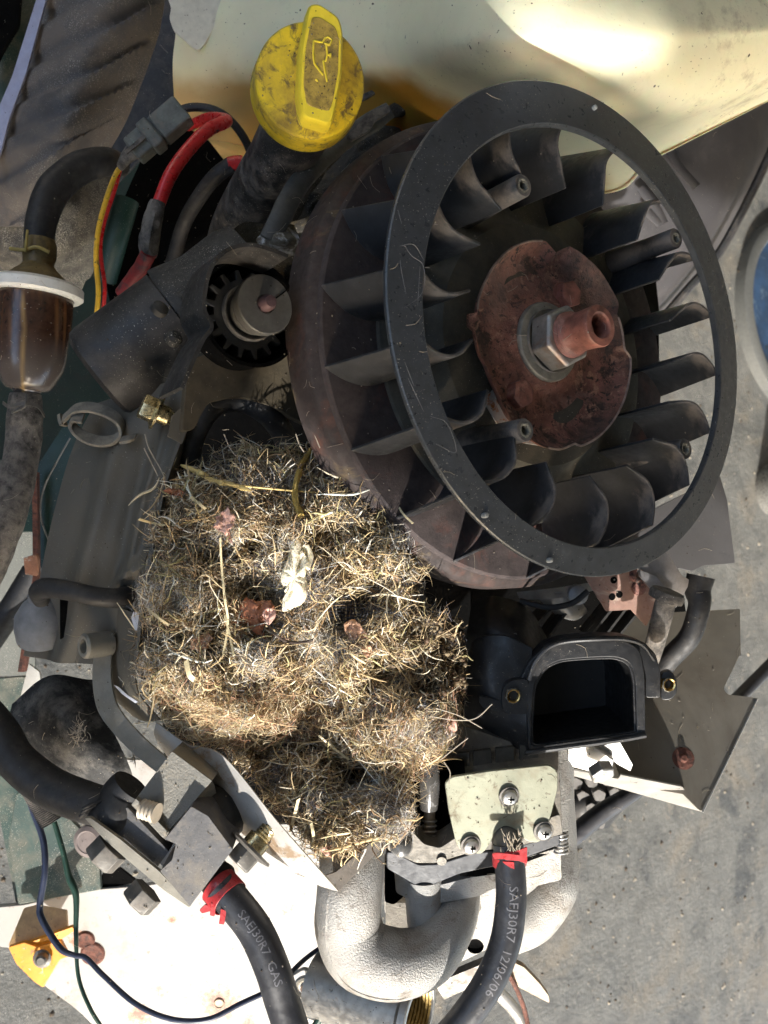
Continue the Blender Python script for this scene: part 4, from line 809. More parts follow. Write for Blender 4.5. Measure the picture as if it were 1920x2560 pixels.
# soil and droppings on the right side
soil = lambda x, y: np.clip((x - 1020) / 60, 0, 1) * np.clip((1790 - y) / 50, 0, 1)
n = 2600; xs = RNG.uniform(1020, 1175, n * 4); ys = RNG.uniform(1420, 1800, n * 4); ok = inside(xs, ys) & (RNG.random(n * 4) < soil(xs, ys)); xs, ys = xs[ok][:n], ys[ok][:n]
Pp = Dv(xs, ys, nd(xs, ys) - .0 + RNG.uniform(-.003, .003, len(xs))); oc = np.array([(1, 0, 0), (-1, 0, 0), (0, 1, 0), (0, -1, 0), (0, 0, 1), (0, 0, -1)], float)
sz = np.exp(RNG.uniform(math.log(.0004), math.log(.0016), len(xs))); Vv = Pp[:, None] + oc[None] * sz[:, None, None] * RNG.uniform(.6, 1.4, (len(xs), 6, 1)); of = np.array([(0, 2, 4), (2, 1, 4), (1, 3, 4), (3, 0, 4), (2, 0, 5), (1, 2, 5), (3, 1, 5), (0, 3, 5)])
cl = np.array([(.07, .05, .03), (.16, .115, .065), (.03, .024, .018), (.26, .2, .12), (.10, .06, .035)])[RNG.integers(0, 5, len(xs))]
pobj('soil_crumbs', Vv.reshape(-1, 3), (of[None] + (np.arange(len(xs)) * 6)[:, None, None]).reshape(-1, 3), 'straw', nest, np.repeat(cl, 6, 0), 'stuff', 'clods of dark soil', smooth=False)
# named pieces lying in the nest
def nz(x, y, up): return D(x, y, float(nd(x, y)) - up)
def leaf(name, px, up, m, label, curl=.004, seed=1, wobble=.0015):
    P = [(a[0] * (1 - t) + b[0] * t, a[1] * (1 - t) + b[1] * t) for a, b in zip(px, px[1:] + px[:1]) for t in (0, .33, .66)]; cx, cy = np.mean(px, 0); ct = float(nd(cx, cy)) - up; V = []; Fc = []; n = len(P); K = 6
    for k in range(K + 1):
        s = k / K
        for i, (x, y) in enumerate(P):
            X = cx + (x - cx) * s; Y_ = cy + (y - cy) * s; r = math.hypot(X - cx, Y_ - cy) / 50
            jj = 1 + .16 * s * noise.fractal(Vector((X * .12, Y_ * .12, seed)), .6, 2, 4); X = cx + (X - cx) * jj; Y_ = cy + (Y_ - cy) * jj
            V.append(D(X, Y_, ct + .003 - curl * .5 * math.sin(r * 2.2 + seed) * .5 - wobble * .8 * noise.fractal(Vector((X * .06, Y_ * .06, seed)), .8, 2, 4) * (1 + s)))
    for k in range(K): Fc += [(k * n + i, k * n + (i + 1) % n, (k + 1) * n + (i + 1) % n, (k + 1) * n + i) for i in range(n)]
    o = obj(name, (V, Fc), m, nest, auto=80, label=label); s = o.modifiers.new('t', 'SOLIDIFY'); s.thickness = .00025; return o
mat('leaf_pink', (.62, .36, .28), .6, var=.2, vs=150, bump=.6, bs=300, spots=[((.72, .5, .40), 100, .4, .2)])
mat('leaf_rust', (.36, .13, .06), .6, var=.35, vs=110, bump=.7, bs=250, spots=[((.50, .27, .15), 80, .4, .2)])
mat('leaf_tan', (.58, .33, .20), .6, var=.25, vs=110, bump=.6, bs=250)
leaf('dead_leaf', [(540, 1290), (560, 1278), (568, 1268), (576, 1280), (590, 1290), (585, 1312), (572, 1325), (578, 1345), (582, 1362), (572, 1350), (562, 1332), (545, 1325), (532, 1318), (540, 1305)], .008, 'leaf_pink', 'pale pink leaf on the upper left of the nest')
leaf('dead_leaf', [(592, 1525), (615, 1490), (640, 1505), (668, 1495), (690, 1515), (688, 1540), (660, 1560), (655, 1580), (668, 1602), (640, 1585), (615, 1560), (585, 1555)], .013, 'leaf_rust', 'large curled rust brown leaf', curl=.006, seed=2)
leaf('leaf_curl', [(655, 1530), (668, 1518), (690, 1522), (688, 1545), (672, 1562), (660, 1552)], .013, 'leaf_pink', None, curl=.004, seed=4)
leaf('dead_leaf', [(858, 1560), (876, 1548), (895, 1555), (908, 1572), (920, 1590), (930, 1605), (912, 1600), (892, 1596), (875, 1602), (866, 1585)], .013, 'leaf_tan', 'pinkish tan leaf below the dark mesh hollow', seed=3)
leaf('dead_leaf', [(905, 1618), (925, 1612), (932, 1630), (920, 1648), (908, 1635)], .007, 'leaf_tan', 'small folded tan leaf', seed=5)
leaf('dead_leaf', [(475, 1600), (500, 1590), (520, 1582), (532, 1595), (520, 1620), (500, 1628), (480, 1620)], .007, 'leaf_tan', 'crumbled leaf at the left of the nest', seed=6)
leaf('dead_leaf', [(800, 2125), (830, 2108), (855, 2112), (850, 2135), (832, 2148), (815, 2140)], .007, 'leaf_pink', 'brownish pink leaf near the bottom point of the nest', seed=7)
leaf('dead_leaf', [(1085, 1780), (1110, 1770), (1140, 1800), (1145, 1825), (1120, 1835), (1100, 1810)], .009, 'leaf_pink', 'pink papery scrap at the right edge of the nest', seed=8)
leaf('dead_leaf', [(408, 1226), (420, 1220), (450, 1222), (475, 1240), (455, 1242), (425, 1236)], .004, 'leaf_rust', 'narrow brown leaf at the upper left rim', seed=9, curl=.001)
mat('foam_white', (.82, .74, .56), .8, var=.12, vs=150, bump=1, bs=250, bd=.0012, sss=.15, spots=[((.72, .55, .3), 70, .25, .2)])
fg = lathe(nz(738, 1440, .006), VIEW, [(.0, .0055), (.0015, .0054), (.003, .005), (.0045, .0042), (.0058, .003), (.0066, .0012), (.0068, -.001), (.0062, -.003)], 72, rfun=lambda t, r, h: 1 + .22 * math.sin(2 * t + .6) + .14 * math.sin(5 * t))
c0 = nz(738, 1440, .006); V = [c0 + (IR * ((p - c0) @ IR) * .78 + IU * ((p - c0) @ IU) * 1.75 + IR * ((p - c0) @ IU) * .35) + VIEW * ((p - c0) @ VIEW) + VIEW * .0024 * noise.fractal(Vector(np.array(p) * 260), .6, 2, 5) + IR * .0010 * noise.fractal(Vector(np.array(p) * 380 + 9), .6, 2, 5) for p in fg[0]]
obj('white_foam_scrap', (V, fg[1]), 'foam_white', nest, auto=80)
mat('foam_cream', (.70, .62, .45), .7, var=.1, bump=.4, sss=.2)
obj('husk', tube([nz(762, 1362, .010), nz(765, 1390, .012), nz(758, 1420, .010)], [.0015, .0030, .0026], 14, flat=.6), 'foam_cream', nest)
mat('twig', (.05, .035, .028), .6, var=.3, bump=.4)
obj('dark_stem', tube([nz(672, 1566, .012), nz(690, 1588, .013), nz(720, 1604, .013), nz(755, 1606, .012), nz(782, 1600, .009)], .00055, 8), 'twig', nest)
mat('yellow_yarn', (.55, .38, .10), .8, var=.3, vs=400, bump=1, bs=700, bd=.0008)
obj('fuzzy_yarn', tube([nz(790, 1112, .007), nz(755, 1160, .008), nz(742, 1200, .009), nz(738, 1245, .008), nz(752, 1290, .007)], .0012, 10, wob=.5, n=50), 'yellow_yarn', nest)
mat('seed_gold', (.66, .48, .18), .5, var=.2, bump=.2)
sg = [tube([nz(x, y, .010), nz(x + 22, y + 9, .012), nz(x + 44, y + 16, .010)], [.0003, .0011, .0003], 8, flat=.5) for x, y in ((452, 1162), (478, 1172), (505, 1190), (530, 1198), (555, 1202), (582, 1210))]
sg.append(tube([nz(455, 1166, .009), nz(540, 1205, .010), nz(640, 1218, .010), nz(790, 1232, .008)], .0004, 6))
obj('grass_seed_head', merge(*sg), 'seed_gold', nest)
mat('pale_straw', (.70, .58, .34), .5, var=.2, bump=.2)
for pts, w in (([(548, 1345), (552, 1420), (560, 1500), (568, 1560), (555, 1640)], .0010), ([(560, 1540), (572, 1590), (582, 1640)], .0010), ([(460, 1655), (468, 1690), (482, 1705)], .0022), ([(345, 1300), (380, 1310), (408, 1316)], .0012), ([(350, 1510), (385, 1540), (420, 1565)], .0011), ([(722, 2080), (732, 2040), (742, 2000)], .0018), ([(795, 1840), (830, 1870), (870, 1900)], .0009), ([(775, 2060), (780, 2090), (778, 2120)], .0013), ([(790, 2100), (830, 2090), (870, 2085)], .0012), ([(475, 1245), (495, 1262), (512, 1275)], .0012), ([(985, 1250), (1005, 1285), (1030, 1310)], .0008), ([(840, 1600), (880, 1640), (912, 1660)], .0008)):
    obj('straw', sheetbend([nz(x, y, .008) for x, y in pts], unit(IR * .7 + IU * .5 + VIEW * .2) * w, .0003, n=14), 'pale_straw', nest)
mat('net_black', (.02, .02, .026), .7, var=.3, bump=.3)
ms = []
for k in range(13):
    ms.append(tube([nz(822 + k * 8, 1495 + abs(k - 6) * 2, .0045), nz(818 + k * 8.5, 1530, .0065), nz(828 + k * 7, 1562 - abs(k - 6) * 2, .0055)], .00022, 4, n=9))
for k in range(9):
    ms.append(tube([nz(815 + abs(k - 4) * 4, 1496 + k * 8, .0050), nz(870, 1493 + k * 8.5, .0068), nz(925 - abs(k - 4) * 4, 1496 + k * 8, .0050)], .00022, 4, n=9))
obj('black_netting', merge(*ms), 'net_black', nest, kind='stuff')
mat('hair_wisp', (.36, .31, .24), .5, var=.2)
wisp = []
for pts in ([(862, 1075), (882, 1110), (893, 1140), (900, 1175)], [(910, 1160), (914, 1130), (920, 1115)], [(1075, 1790), (1140, 1800), (1190, 1795), (1230, 1760)], [(1090, 1770), (1150, 1790), (1205, 1820)], [(740, 1085), (748, 1110), (760, 1130)], [(360, 1120), (380, 1160), (395, 1190)], [(362, 1085), (372, 1120), (400, 1170), (412, 1195)], [(905, 1380), (960, 1320), (1010, 1310)], [(1100, 1900), (1150, 1860), (1170, 1845)], [(1110, 1905), (1125, 1930), (1122, 1960)], [(560, 1085), (575, 1120), (590, 1140)], [(800, 1120), (790, 1095), (785, 1080)]):
    wisp.append(tube([D(x, y, min(.345, float(nd(min(x, 1140), y)) - .004)) for x, y in pts], .00022, 5, n=20))
obj('loose_hairs', merge(*wisp), 'hair_wisp', nest, kind='stuff')
# ================================================================== intake manifold and carburettor
mat('cast_silver', (.38, .37, .35), .45, metal=.45, var=.14, vs=14, bump=1.0, bs=1300, bd=.0006, rvar=.1, spots=[((.20, .17, .135), 14, .48, .25), ((.12, .10, .08), 24, .32, .14)])
mat('cast_tan', (.15, .138, .118), .55, metal=.35, var=.2, dust=(.30, .27, .22), da=.35, bump=.6, bs=600)
mf = thing('intake_manifold', 'sand cast silver aluminium intake manifold curving in a U at the bottom', 'manifold', D(1000, 2250, .37))
dm = .358
obj('left_runner', tube([D(886, 2000, dm + .012), D(885, 2090, dm + .006), D(878, 2180, dm), D(872, 2250, dm - .002), D(872, 2320, dm), D(905, 2385, dm), D(985, 2410, dm + .001), D(1070, 2388, dm + .004), D(1120, 2330, dm + .009), D(1146, 2270, dm + .017), D(1152, 2200, dm + .026)], [.0128, .0130, .0132, .0132, .0138, .0142, .0138, .0120, .0098, .0088, .0085], 48, n=110), 'cast_silver', mf)
seam = [(886, 2000, dm + .012), (878, 2180, dm), (872, 2250, dm - .002), (872, 2320, dm), (905, 2385, dm), (985, 2410, dm + .001), (1070, 2388, dm + .004)]
sr = [.0129, .0133, .0133, .0139, .0143, .0139, .0121]; sdir = [-IR, -IR, -IR, -IR * .9 - IU * .4, -IR * .5 - IU * .8, -IU, -IU * .9 + IR * .4]
obj('parting_line', tube([D(*p) + unit(unit(d_) * .62 + VIEW * .78) * (r_ - .0001) for p, r_, d_ in zip(seam, sr, sdir)], .00042, 6, n=90), 'cast_silver', mf)
obj('mounting_boss', lathe(D(1062, 2312, .3735), unit(IU * .985 + VIEW * .10 - IR * .03), [(.0, -.0008), (.0062, -.0008), (.0074, 0), (.0076, .003), (.0079, .010), (.0085, .022)], 48, cap1=True), 'cast_silver', mf)
obj('flange', slab([(985, 2170), (1062, 2222), (1190, 2190), (1290, 2150), (1402, 2118), (1404, 2200), (1330, 2218), (1235, 2222), (1200, 2240), (1112, 2256), (1060, 2266), (990, 2232)], facing(1180, 2210, .3665, (0, -.15)), .012, 8), 'cast_silver', mf, bevel=.0015)
obj('web', slab([(960, 2190), (1100, 2215), (1250, 2180), (1400, 2160), (1425, 2240), (1380, 2300), (1330, 2340), (1240, 2365), (1170, 2400), (1110, 2425), (1090, 2300), (960, 2290)], facing(1200, 2280, .388, (0, -.25)), .018, 14), 'cast_silver', mf, bevel=.0025)
obj('right_runner', tube([D(1405, 1870, .405), D(1402, 1990, .40), D(1400, 2110, .396), D(1385, 2210, .392), D(1330, 2290, .392), D(1270, 2330, .396)], [.0055, .0060, .0075, .0110, .0115, .010], 36, n=70), 'cast_silver', mf)
obj('web_hole', lathe(D(1188, 2362, .3795), unit(VIEW - IU * .25), [(.0036, .0012), (.0034, .0012), (.003, -.0), (0, -.001)], 24), 'black_deep', mf)
obj('gap_shade', slab([(962, 2165), (1000, 2175), (1010, 2240), (985, 2262), (962, 2255)], facing(985, 2200, .374), .006, 6), 'black_deep', mf)  # black slab painted as the shade in this gap
obj('inner_wall', slab([(964, 2130), (1060, 2150), (1060, 2380), (964, 2330)], facing(1000, 2250, .385), .006, 8), 'cast_tan', mf)
carb = thing('carburettor', 'dusty cast carburettor body with black spacer and coil springs under the pale cover plate', 'carburettor', D(1150, 2050, .37))
obj('body', merge(slab([(968, 2090), (1000, 2045), (1060, 2110), (1100, 2120), (1160, 2080), (1250, 2080), (1330, 2060), (1400, 2035), (1408, 2085), (1300, 2115), (1180, 2130), (1090, 2158), (1040, 2158), (968, 2125)], facing(1150, 2090, .3590, (0, -.15)), .014, 8), slab([(1130, 1895), (1395, 1850), (1405, 2060), (1130, 2080)], facing(1200, 1980, .386), .02, 10)), 'cast_tan', carb, bevel=.0012)
obj('round_boss', lathe(D(1003, 2116, .356), unit(VIEW + IU * .2), [(.0048, -.006), (.0047, -.002), (.0040, .001), (.0022, .0026), (0, .003)], 36), mat('bulb_grey', (.09, .09, .088), .3, var=.3, coat=.4, dust=(.25, .23, .2), da=.4), carb)
obj('casting_dot', lathe(D(1104, 2152, .3600), unit(VIEW - IU * .3), [(.0021, 0), (.0020, .0004), (0, .0004)], 20), 'cast_tan', carb)
mat('spacer_blue', (.022, .024, .030), .45, var=.25, dust=(.09, .09, .09), da=.3, bump=.2)
obj('spacer', merge(slab([(966, 2128), (990, 2132), (1048, 2162), (1095, 2160), (1185, 2132), (1260, 2125), (1400, 2085), (1402, 2112), (1300, 2150), (1245, 2165), (1150, 2185), (1085, 2212), (1040, 2215), (966, 2172)], facing(1150, 2160, .3625, (0, -.15)), .012, 8)), 'spacer_blue', carb, bevel=.0008)
obj('gasket', slab([(1140, 2168), (1200, 2175), (1330, 2142), (1400, 2110), (1400, 2124), (1290, 2165), (1240, 2185), (1190, 2192), (1150, 2190)], facing(1250, 2155, .3645), .004, 2), 'black_deep', carb)
obj('shade_backing', slab([(965, 1930), (1160, 1900), (1180, 2110), (1130, 2140), (965, 2140)], facing(1060, 2020, .378), .004, 4), 'black_deep', carb)  # black slab behind the rod, painted as shade
obj('upper_arm', slab([(1130, 1830), (1160, 1815), (1320, 1870), (1340, 1885), (1180, 1920), (1110, 1925), (1095, 1870)], facing(1200, 1870, .385, (.1, -.2)), .006, 4), 'cast_tan', carb, bevel=.001)
obj('cast_mark', merge(*[tube([D(x, y, .3835) for x, y in p], .0003, 5, smooth=False, n=len(p)) for p in ([(1138, 1880), (1150, 1862), (1172, 1866)], [(1138, 1880), (1180, 1876), (1182, 1866)], [(1150, 1872), (1170, 1870)])]), 'cast_grey', carb)
obj('upper_blocks', merge(*[slab([(x, 1885 - (x - 1130) * .12), (x + 44, 1880 - (x - 1130) * .12), (x + 46, 1915 - (x - 1130) * .12), (x, 1922 - (x - 1130) * .12)], facing(x, 1900, .3815), .003, 2) for x in (1130, 1184, 1240, 1300)]), mat('olive_dark', (.055, .050, .040), .7, var=.3, bump=.5), carb, bevel=.0006)
sp = obj('vertical_spring_rod', merge(lathe(D(1074, 2020, .372), unit(IU), [(.0024, -.022), (.0024, .006), (.0024, .02)], 24, cap1=True)), mat('rod_brown', (.27, .22, .16), .45, metal=.4, var=.2, bump=.2), carb)
obj('rod_rings', merge(*[tube([D(1074, 2052, .3705) - IU * (.0021 * i) + (IR * math.cos(t) + (VIEW * .97 + IU * .2) * math.sin(t)) * .0029 for t in np.linspace(0, 6.28, 20)], .0004, 6, n=40) for i in range(8)]), 'steel', carb)
obj('side_spring', tube([D(1402, 2080, .365) - IU * (.0015 * t / 6.28) + (IR * math.cos(t) + (VIEW) * math.sin(t)) * .0028 for t in np.linspace(0, 6.28 * 6, 120)], .0005, 6, n=240), 'steel', carb)
obj('clear_tube', tube([D(1072, 1900, .366), D(1074, 1960, .366), D(1072, 2020, .368)], [.0040, .0044, .0038], 24), mat('clear_plastic', (.075, .072, .068), .2, var=.3, coat=.5, bump=.3, spots=[((.6, .6, .6), 40, .3, .2)]), carb)
# cover plate
mat('cover_zinc', (.25, .255, .19), .45, metal=.35, var=.18, vs=12, spots=[((.20, .15, .09), 16, .46, .25), ((.10, .075, .045), 34, .32, .14), ((.09, .07, .045), 110, .26, .05)], bump=.2, bs=400)
cp = thing('carburettor_cover', 'pale green-gold zinc cover plate with three cross-head screws', 'cover plate', D(1250, 2000, .352))
pl = facing(1250, 2000, .352, (.03, -.10))
obj('plate', slab([(1112, 1958), (1130, 1942), (1220, 1928), (1375, 1912), (1395, 1930), (1394, 1975), (1380, 2030), (1362, 2092), (1345, 2108), (1315, 2104), (1290, 2075), (1262, 2062), (1240, 2080), (1220, 2118), (1205, 2136), (1155, 2130), (1140, 2110), (1122, 2030)], pl, .0016, [8, 8, 2, 14, 10, 6, 3, 12, 12, 14, 10, 14, 10, 8, 12, 16, 12, 4]), 'cover_zinc', cp, bevel=.0004)
for x, y in ((1272, 1990), (1176, 2112), (1358, 2076)):
    c = onp(x, y, *pl); n_ = unit(pl[1] + IR * .12 - IU * .12)
    s_ = obj('screw', merge(lathe(c - pl[1] * .004, n_, [(.0018, 0), (.0018, .0045)], 16), lathe(c, n_, [(.0031, .0005), (.0033, .001), (.0028, .0021), (.0015, .0028), (0, .0029)], 30)), 'steel', cp)
    obj('cross_slot', merge(box(c + n_ * .0028, IR, IU, n_, .0028, .0006, .0006), box(c + n_ * .0028, IR, IU, n_, .0006, .0028, .0006)), 'black_deep', s_)
    obj('washer', lathe(c, n_, [(.0042, 0), (.0042, .0007), (.003, .0008)], 26), 'dull_steel', cp)
# hoses with printed lettering
mat('print_white', (.15, .15, .165), .6, var=.3, vs=500)
def printed_hose(name, pts, r, label, text, s0, size, side, mname='clean_rubber', flip=-1, mt='print_white', stretch=1.0, segs=((None),)):
    root = thing(name, label, 'hose', D(*pts[0]))
    P = catmull([D(*p) for p in pts], 160); T, a, b = frames(P)
    obj('hose_body', tube([D(*p) for p in pts], r, 32, n=160), mname, root)
    Ls = np.r_[0, np.cumsum(np.linalg.norm(np.diff(P, axis=0), axis=1))]
    def place(x, y):
        s = s0 + x * stretch; p = np.array([np.interp(s, Ls, P[:, k]) for k in range(3)]); t = unit([np.interp(s, Ls, T[:, k]) for k in range(3)])
        v = unit(VIEW - VIEW @ t * t); w = np.cross(t, v); th = side + flip * (y - size / 2) / r
        return p + (v * math.cos(th) + w * math.sin(th)) * (r + .00006)
    textmesh(text, size, place, 'printed_lettering', mt, root, cuts=2)
    return root, P, T
rh, P_, T_ = printed_hose('right_fuel_hose', [(1270, 2110, .352), (1276, 2180, .350), (1277, 2260, .348), (1262, 2360, .346), (1220, 2460, .344), (1150, 2560, .344), (1070, 2650, .346)], .0061, 'black fuel hose with white lettering running down from the red clip below the cover plate', 'SAEJ30R7  12/06/06', .0145, .0036, -.05, flip=-1)
lh, P_, T_ = printed_hose('left_fuel_hose', [(548, 2215, .336), (590, 2262, .334), (640, 2330, .332), (680, 2420, .330), (705, 2500, .330), (745, 2620, .330)], .0066, 'black fuel hose with faded lettering below the square fuel pump', 'SAEJ30R7  GAS', .012, .0031, -.35, flip=-1, mt='print_white')
# red clips
mat('clip_red', (.42, .035, .04), .35, var=.2, vs=100, spots=[((.16, .03, .03), 120, .25, .1)], bump=.2)
rc = thing('red_hose_clip', 'red spring hose clip round the right hose below the cover plate', 'hose clip', D(1280, 2140, .346))
c = D(1273, 2150, .352); ax_ = unit(D(1270, 2100, .352) - D(1276, 2190, .352))
obj('band', merge(lathe(c, ax_, [(.0066, .0022), (.0068, .0022), (.0068, -.0018), (.0066, -.0018)], 40), slab([(1262, 2132), (1290, 2128), (1318, 2118), (1318, 2160), (1296, 2152), (1262, 2150)], facing(1290, 2140, .3445), .0008, 2)), 'clip_red', rc, bevel=.0002)
obj('tongue', merge(slab([(1230, 2136), (1238, 2132), (1265, 2134), (1300, 2138), (1300, 2146), (1262, 2148), (1236, 2148)], facing(1260, 2140, .3438), .0008, 3), slab([(1256, 2154), (1285, 2156), (1286, 2176), (1262, 2160)], facing(1270, 2160, .3445), .0007, 2)), 'clip_red', rc, bevel=.0002)
obj('spigot', tube([D(1262, 2070, .362), D(1268, 2100, .354), D(1272, 2140, .352)], [.0050, .0054, .0056], 24), 'dull_steel', carb)
fr = []
for k in range(34):
    x = RNG.normal(1283, 10); y = RNG.uniform(2088, 2135); a = RNG.uniform(-1, 1)
    fr.append(tube([D(x, y, .345), D(x + 8 * a, y - 9, .344), D(x + 14 * a, y - 16 + 6 * a, .3445)], .00016, 4, n=6))
solo('frayed_fibres', merge(*fr), 'hair_wisp', 'frayed pale fibres sticking out above the red clip', 'fibres', kind='stuff')
rl = thing('red_hose_clip', 'red spring clip at the top of the left hose below the fuel pump', 'hose clip', D(575, 2240, .333))
ax2 = unit(D(520, 2185, .34) - D(600, 2275, .33)); c = D(562, 2232, .336)
obj('band', lathe(c, ax2, [(.0072, .0042), (.0075, .0042), (.0075, -.0034), (.0072, -.0034)], 44), 'clip_red', rl, bevel=.0002)
obj('tongue', merge(slab([(498, 2276), (512, 2262), (540, 2268), (536, 2276), (505, 2284)], facing(520, 2270, .332), .001, 3), slab([(528, 2258), (540, 2262), (536, 2292), (524, 2288)], facing(530, 2270, .329), .0012, 2), slab([(552, 2272), (566, 2278), (560, 2312), (547, 2310)], facing(556, 2290, .328), .0012, 2)), 'clip_red', rl, bevel=.0002)
# ================================================================== fuel pump block
mat('pump_cast', (.20, .19, .165), .6, metal=.15, var=.14, vs=14, dust=(.26, .225, .17), da=.4, bump=.8, bs=600, bd=.0007)
mat('pump_black', (.060, .060, .064), .5, var=.25, vs=30, dust=(.22, .19, .15), da=.48, ds=26, dsoft=.3, bump=.3, bs=500, speck=.3)
pm = thing('fuel_pump', 'square grey cast fuel pump with black plastic body and hex bolts, bottom left', 'fuel pump', D(420, 2080, .34))
e1 = unit(D(520, 2280, .34) - D(280, 2040, .34)); e2 = unit(D(530, 1960, .34) - D(320, 2190, .34)); e2 = unit(e2 - e2 @ e1 * e1); e3 = unit(np.cross(e1, e2)); e3 = e3 if e3 @ VIEW > 0 else -e3
obj('square_housing', merge(slab([(328, 2012), (430, 1878), (530, 1952), (408, 2094)], facing(430, 1985, .333, (.0, .05)), .022, 3), slab([(328, 2012), (340, 1996), (420, 2080), (408, 2096)], facing(370, 2040, .330), .004, 2)), 'pump_cast', pm, bevel=.0012)
obj('side_face', slab([(408, 2094), (528, 1950), (536, 1962), (545, 2000), (490, 2030), (420, 2105)], (D(408, 2094, .333), unit(VIEW * .5 - IU * .5 + IR * .7)), .002), 'pump_cast', pm)
obj('black_body', merge(slab([(262, 2064), (318, 2018), (422, 2128), (384, 2182), (262, 2100)], facing(340, 2100, .336), .016, 4), slab([(400, 2178), (430, 2150), (440, 2110), (412, 2098), (478, 2016), (520, 2040), (582, 2124), (475, 2266)], facing(490, 2140, .329, (0, -.08)), .018, 3)), 'pump_black', pm, bevel=.0012)
obj('edge_plate', slab([(212, 2046), (225, 2044), (300, 2098), (400, 2180), (478, 2264), (472, 2268), (410, 2226), (330, 2160), (262, 2100)], facing(340, 2150, .331), .0022, 2), 'bracket_grey', pm, bevel=.0003)
for x, y, sz in ((282, 2118, 1.), (372, 2225, .95)):
    c = D(x, y, .336); obj('hex_bolt', merge(hexnut(c, unit(-e2 + VIEW * .25), .0072 * sz, .0075 * sz, spin=20)), 'dull_steel', pm, bevel=.0004)
obj('inlet_collar', tube([D(330, 1965, .345), D(310, 1990, .345), D(290, 2030, .343), D(262, 2060, .343)], [.0082, .0090, .0095, .0085], 24), 'black_rubber', pm)
obj('spigot_tip', thread(D(356, 2022, .330), unit(IR * .9 - IU * .15 + VIEW * .3), .0038, .0065, .0014), mat('nylon', (.42, .36, .28), .5, var=.2), pm)
for k in range(3):
    obj('terminal_pin', tube([D(238 - k * 18 + 30, 1998 + k * 8, .338), D(208 - k * 6 + 18, 2012 + k * 9, .336), D(198 - k * 4 + 10, 2022 + k * 10, .336)], .0007, 8), 'black_rubber', pm)
obj('outlet_neck', tube([D(525, 2170, .345), D(545, 2200, .341), D(560, 2225, .337)], [.0062, .0070, .0060], 24, n=16, wob=.1), 'black_rubber', pm)
obj('rubber_grommet', lathe(D(545, 2040, .350), unit(IR + IU * .3 + VIEW * .5), [(.012, -.008), (.013, 0), (.010, .006), (.006, .009), (0, .010)], 28, rfun=lambda t, r, h: 1 + .08 * math.sin(3 * t)), 'black_rubber', pm)
solo('pump_inlet_hose', tube([D(-60, 1760, .36), D(0, 1830, .358), D(40, 1900, .355), D(120, 1965, .352), D(200, 2000, .348), D(270, 2020, .345)], [.0075, .0075, .0078, .0080, .0080, .0076], 26, n=70), 'black_rubber', 'thick black hose coming in from the left edge to the fuel pump', 'hose')
bb = thing('pump_mounting_bolt', 'flanged hex bolt right of the fuel pump, threads against the pale plate', 'bolt', D(620, 2130, .335))
ba = unit(IR * -.62 - IU * .62 + VIEW * .35); bc = D(628, 2122, .338)
obj('flange', lathe(bc, ba, [(0, -.0008), (.0092, -.0006), (.0095, .0004), (.006, .0014), (0, .0014)], 40), 'dull_steel', bb)
obj('hex_head', hexnut(bc + ba * .001, ba, .0056, .0065, spin=15), 'dull_steel', bb, bevel=.0004)
obj('threads', merge(lathe(bc - ba * .005, ba, [(.0048, 0), (.0048, .005)], 24, cap0=True), thread(bc - ba * .012, ba, .0036, .008)), 'zinc_gold', bb)
solo('black_housing', loft([[(30, 1760, .40), (120, 1690, .395), (230, 1700, .40)], [(20, 1840, .395), (150, 1790, .378), (280, 1820, .385)], [(80, 1930, .395), (210, 1900, .375), (330, 1930, .38)], [(180, 1990, .40), (260, 1990, .385), (340, 1990, .385)]], 30, 30, rough=.0015), mat('housing_dusty', (.018, .018, .018), .75, var=.4, dust=(.15, .14, .125), da=.5, ds=25, dsoft=.15, bump=.8, bs=400, speck=.25), 'black dusty rounded housing left of the bent bracket', 'housing')
fz = []
for cx, cy, rr, nn_ in ((195, 1830, 22, 60), (335, 1895, 4, 26)):
    for k in range(nn_):
        a = RNG.uniform(0, 6.28); l = RNG.uniform(6, 24); x = cx + RNG.normal(0, rr * .4); y = cy + RNG.normal(0, rr * .7)
        dd = .372 if cx < 300 else .352
        fz.append(tube([D(x, y, dd), D(x + l * .5 * math.cos(a), y + l * .5 * math.sin(a), dd - .002), D(x + l * math.cos(a + .3), y + l * math.sin(a + .3), dd - .002)], .00013, 3, n=5))
solo('fluff_tufts', merge(*fz), 'hair_wisp', 'small tufts of fluff caught on the black housing and pump', 'fluff', kind='stuff')
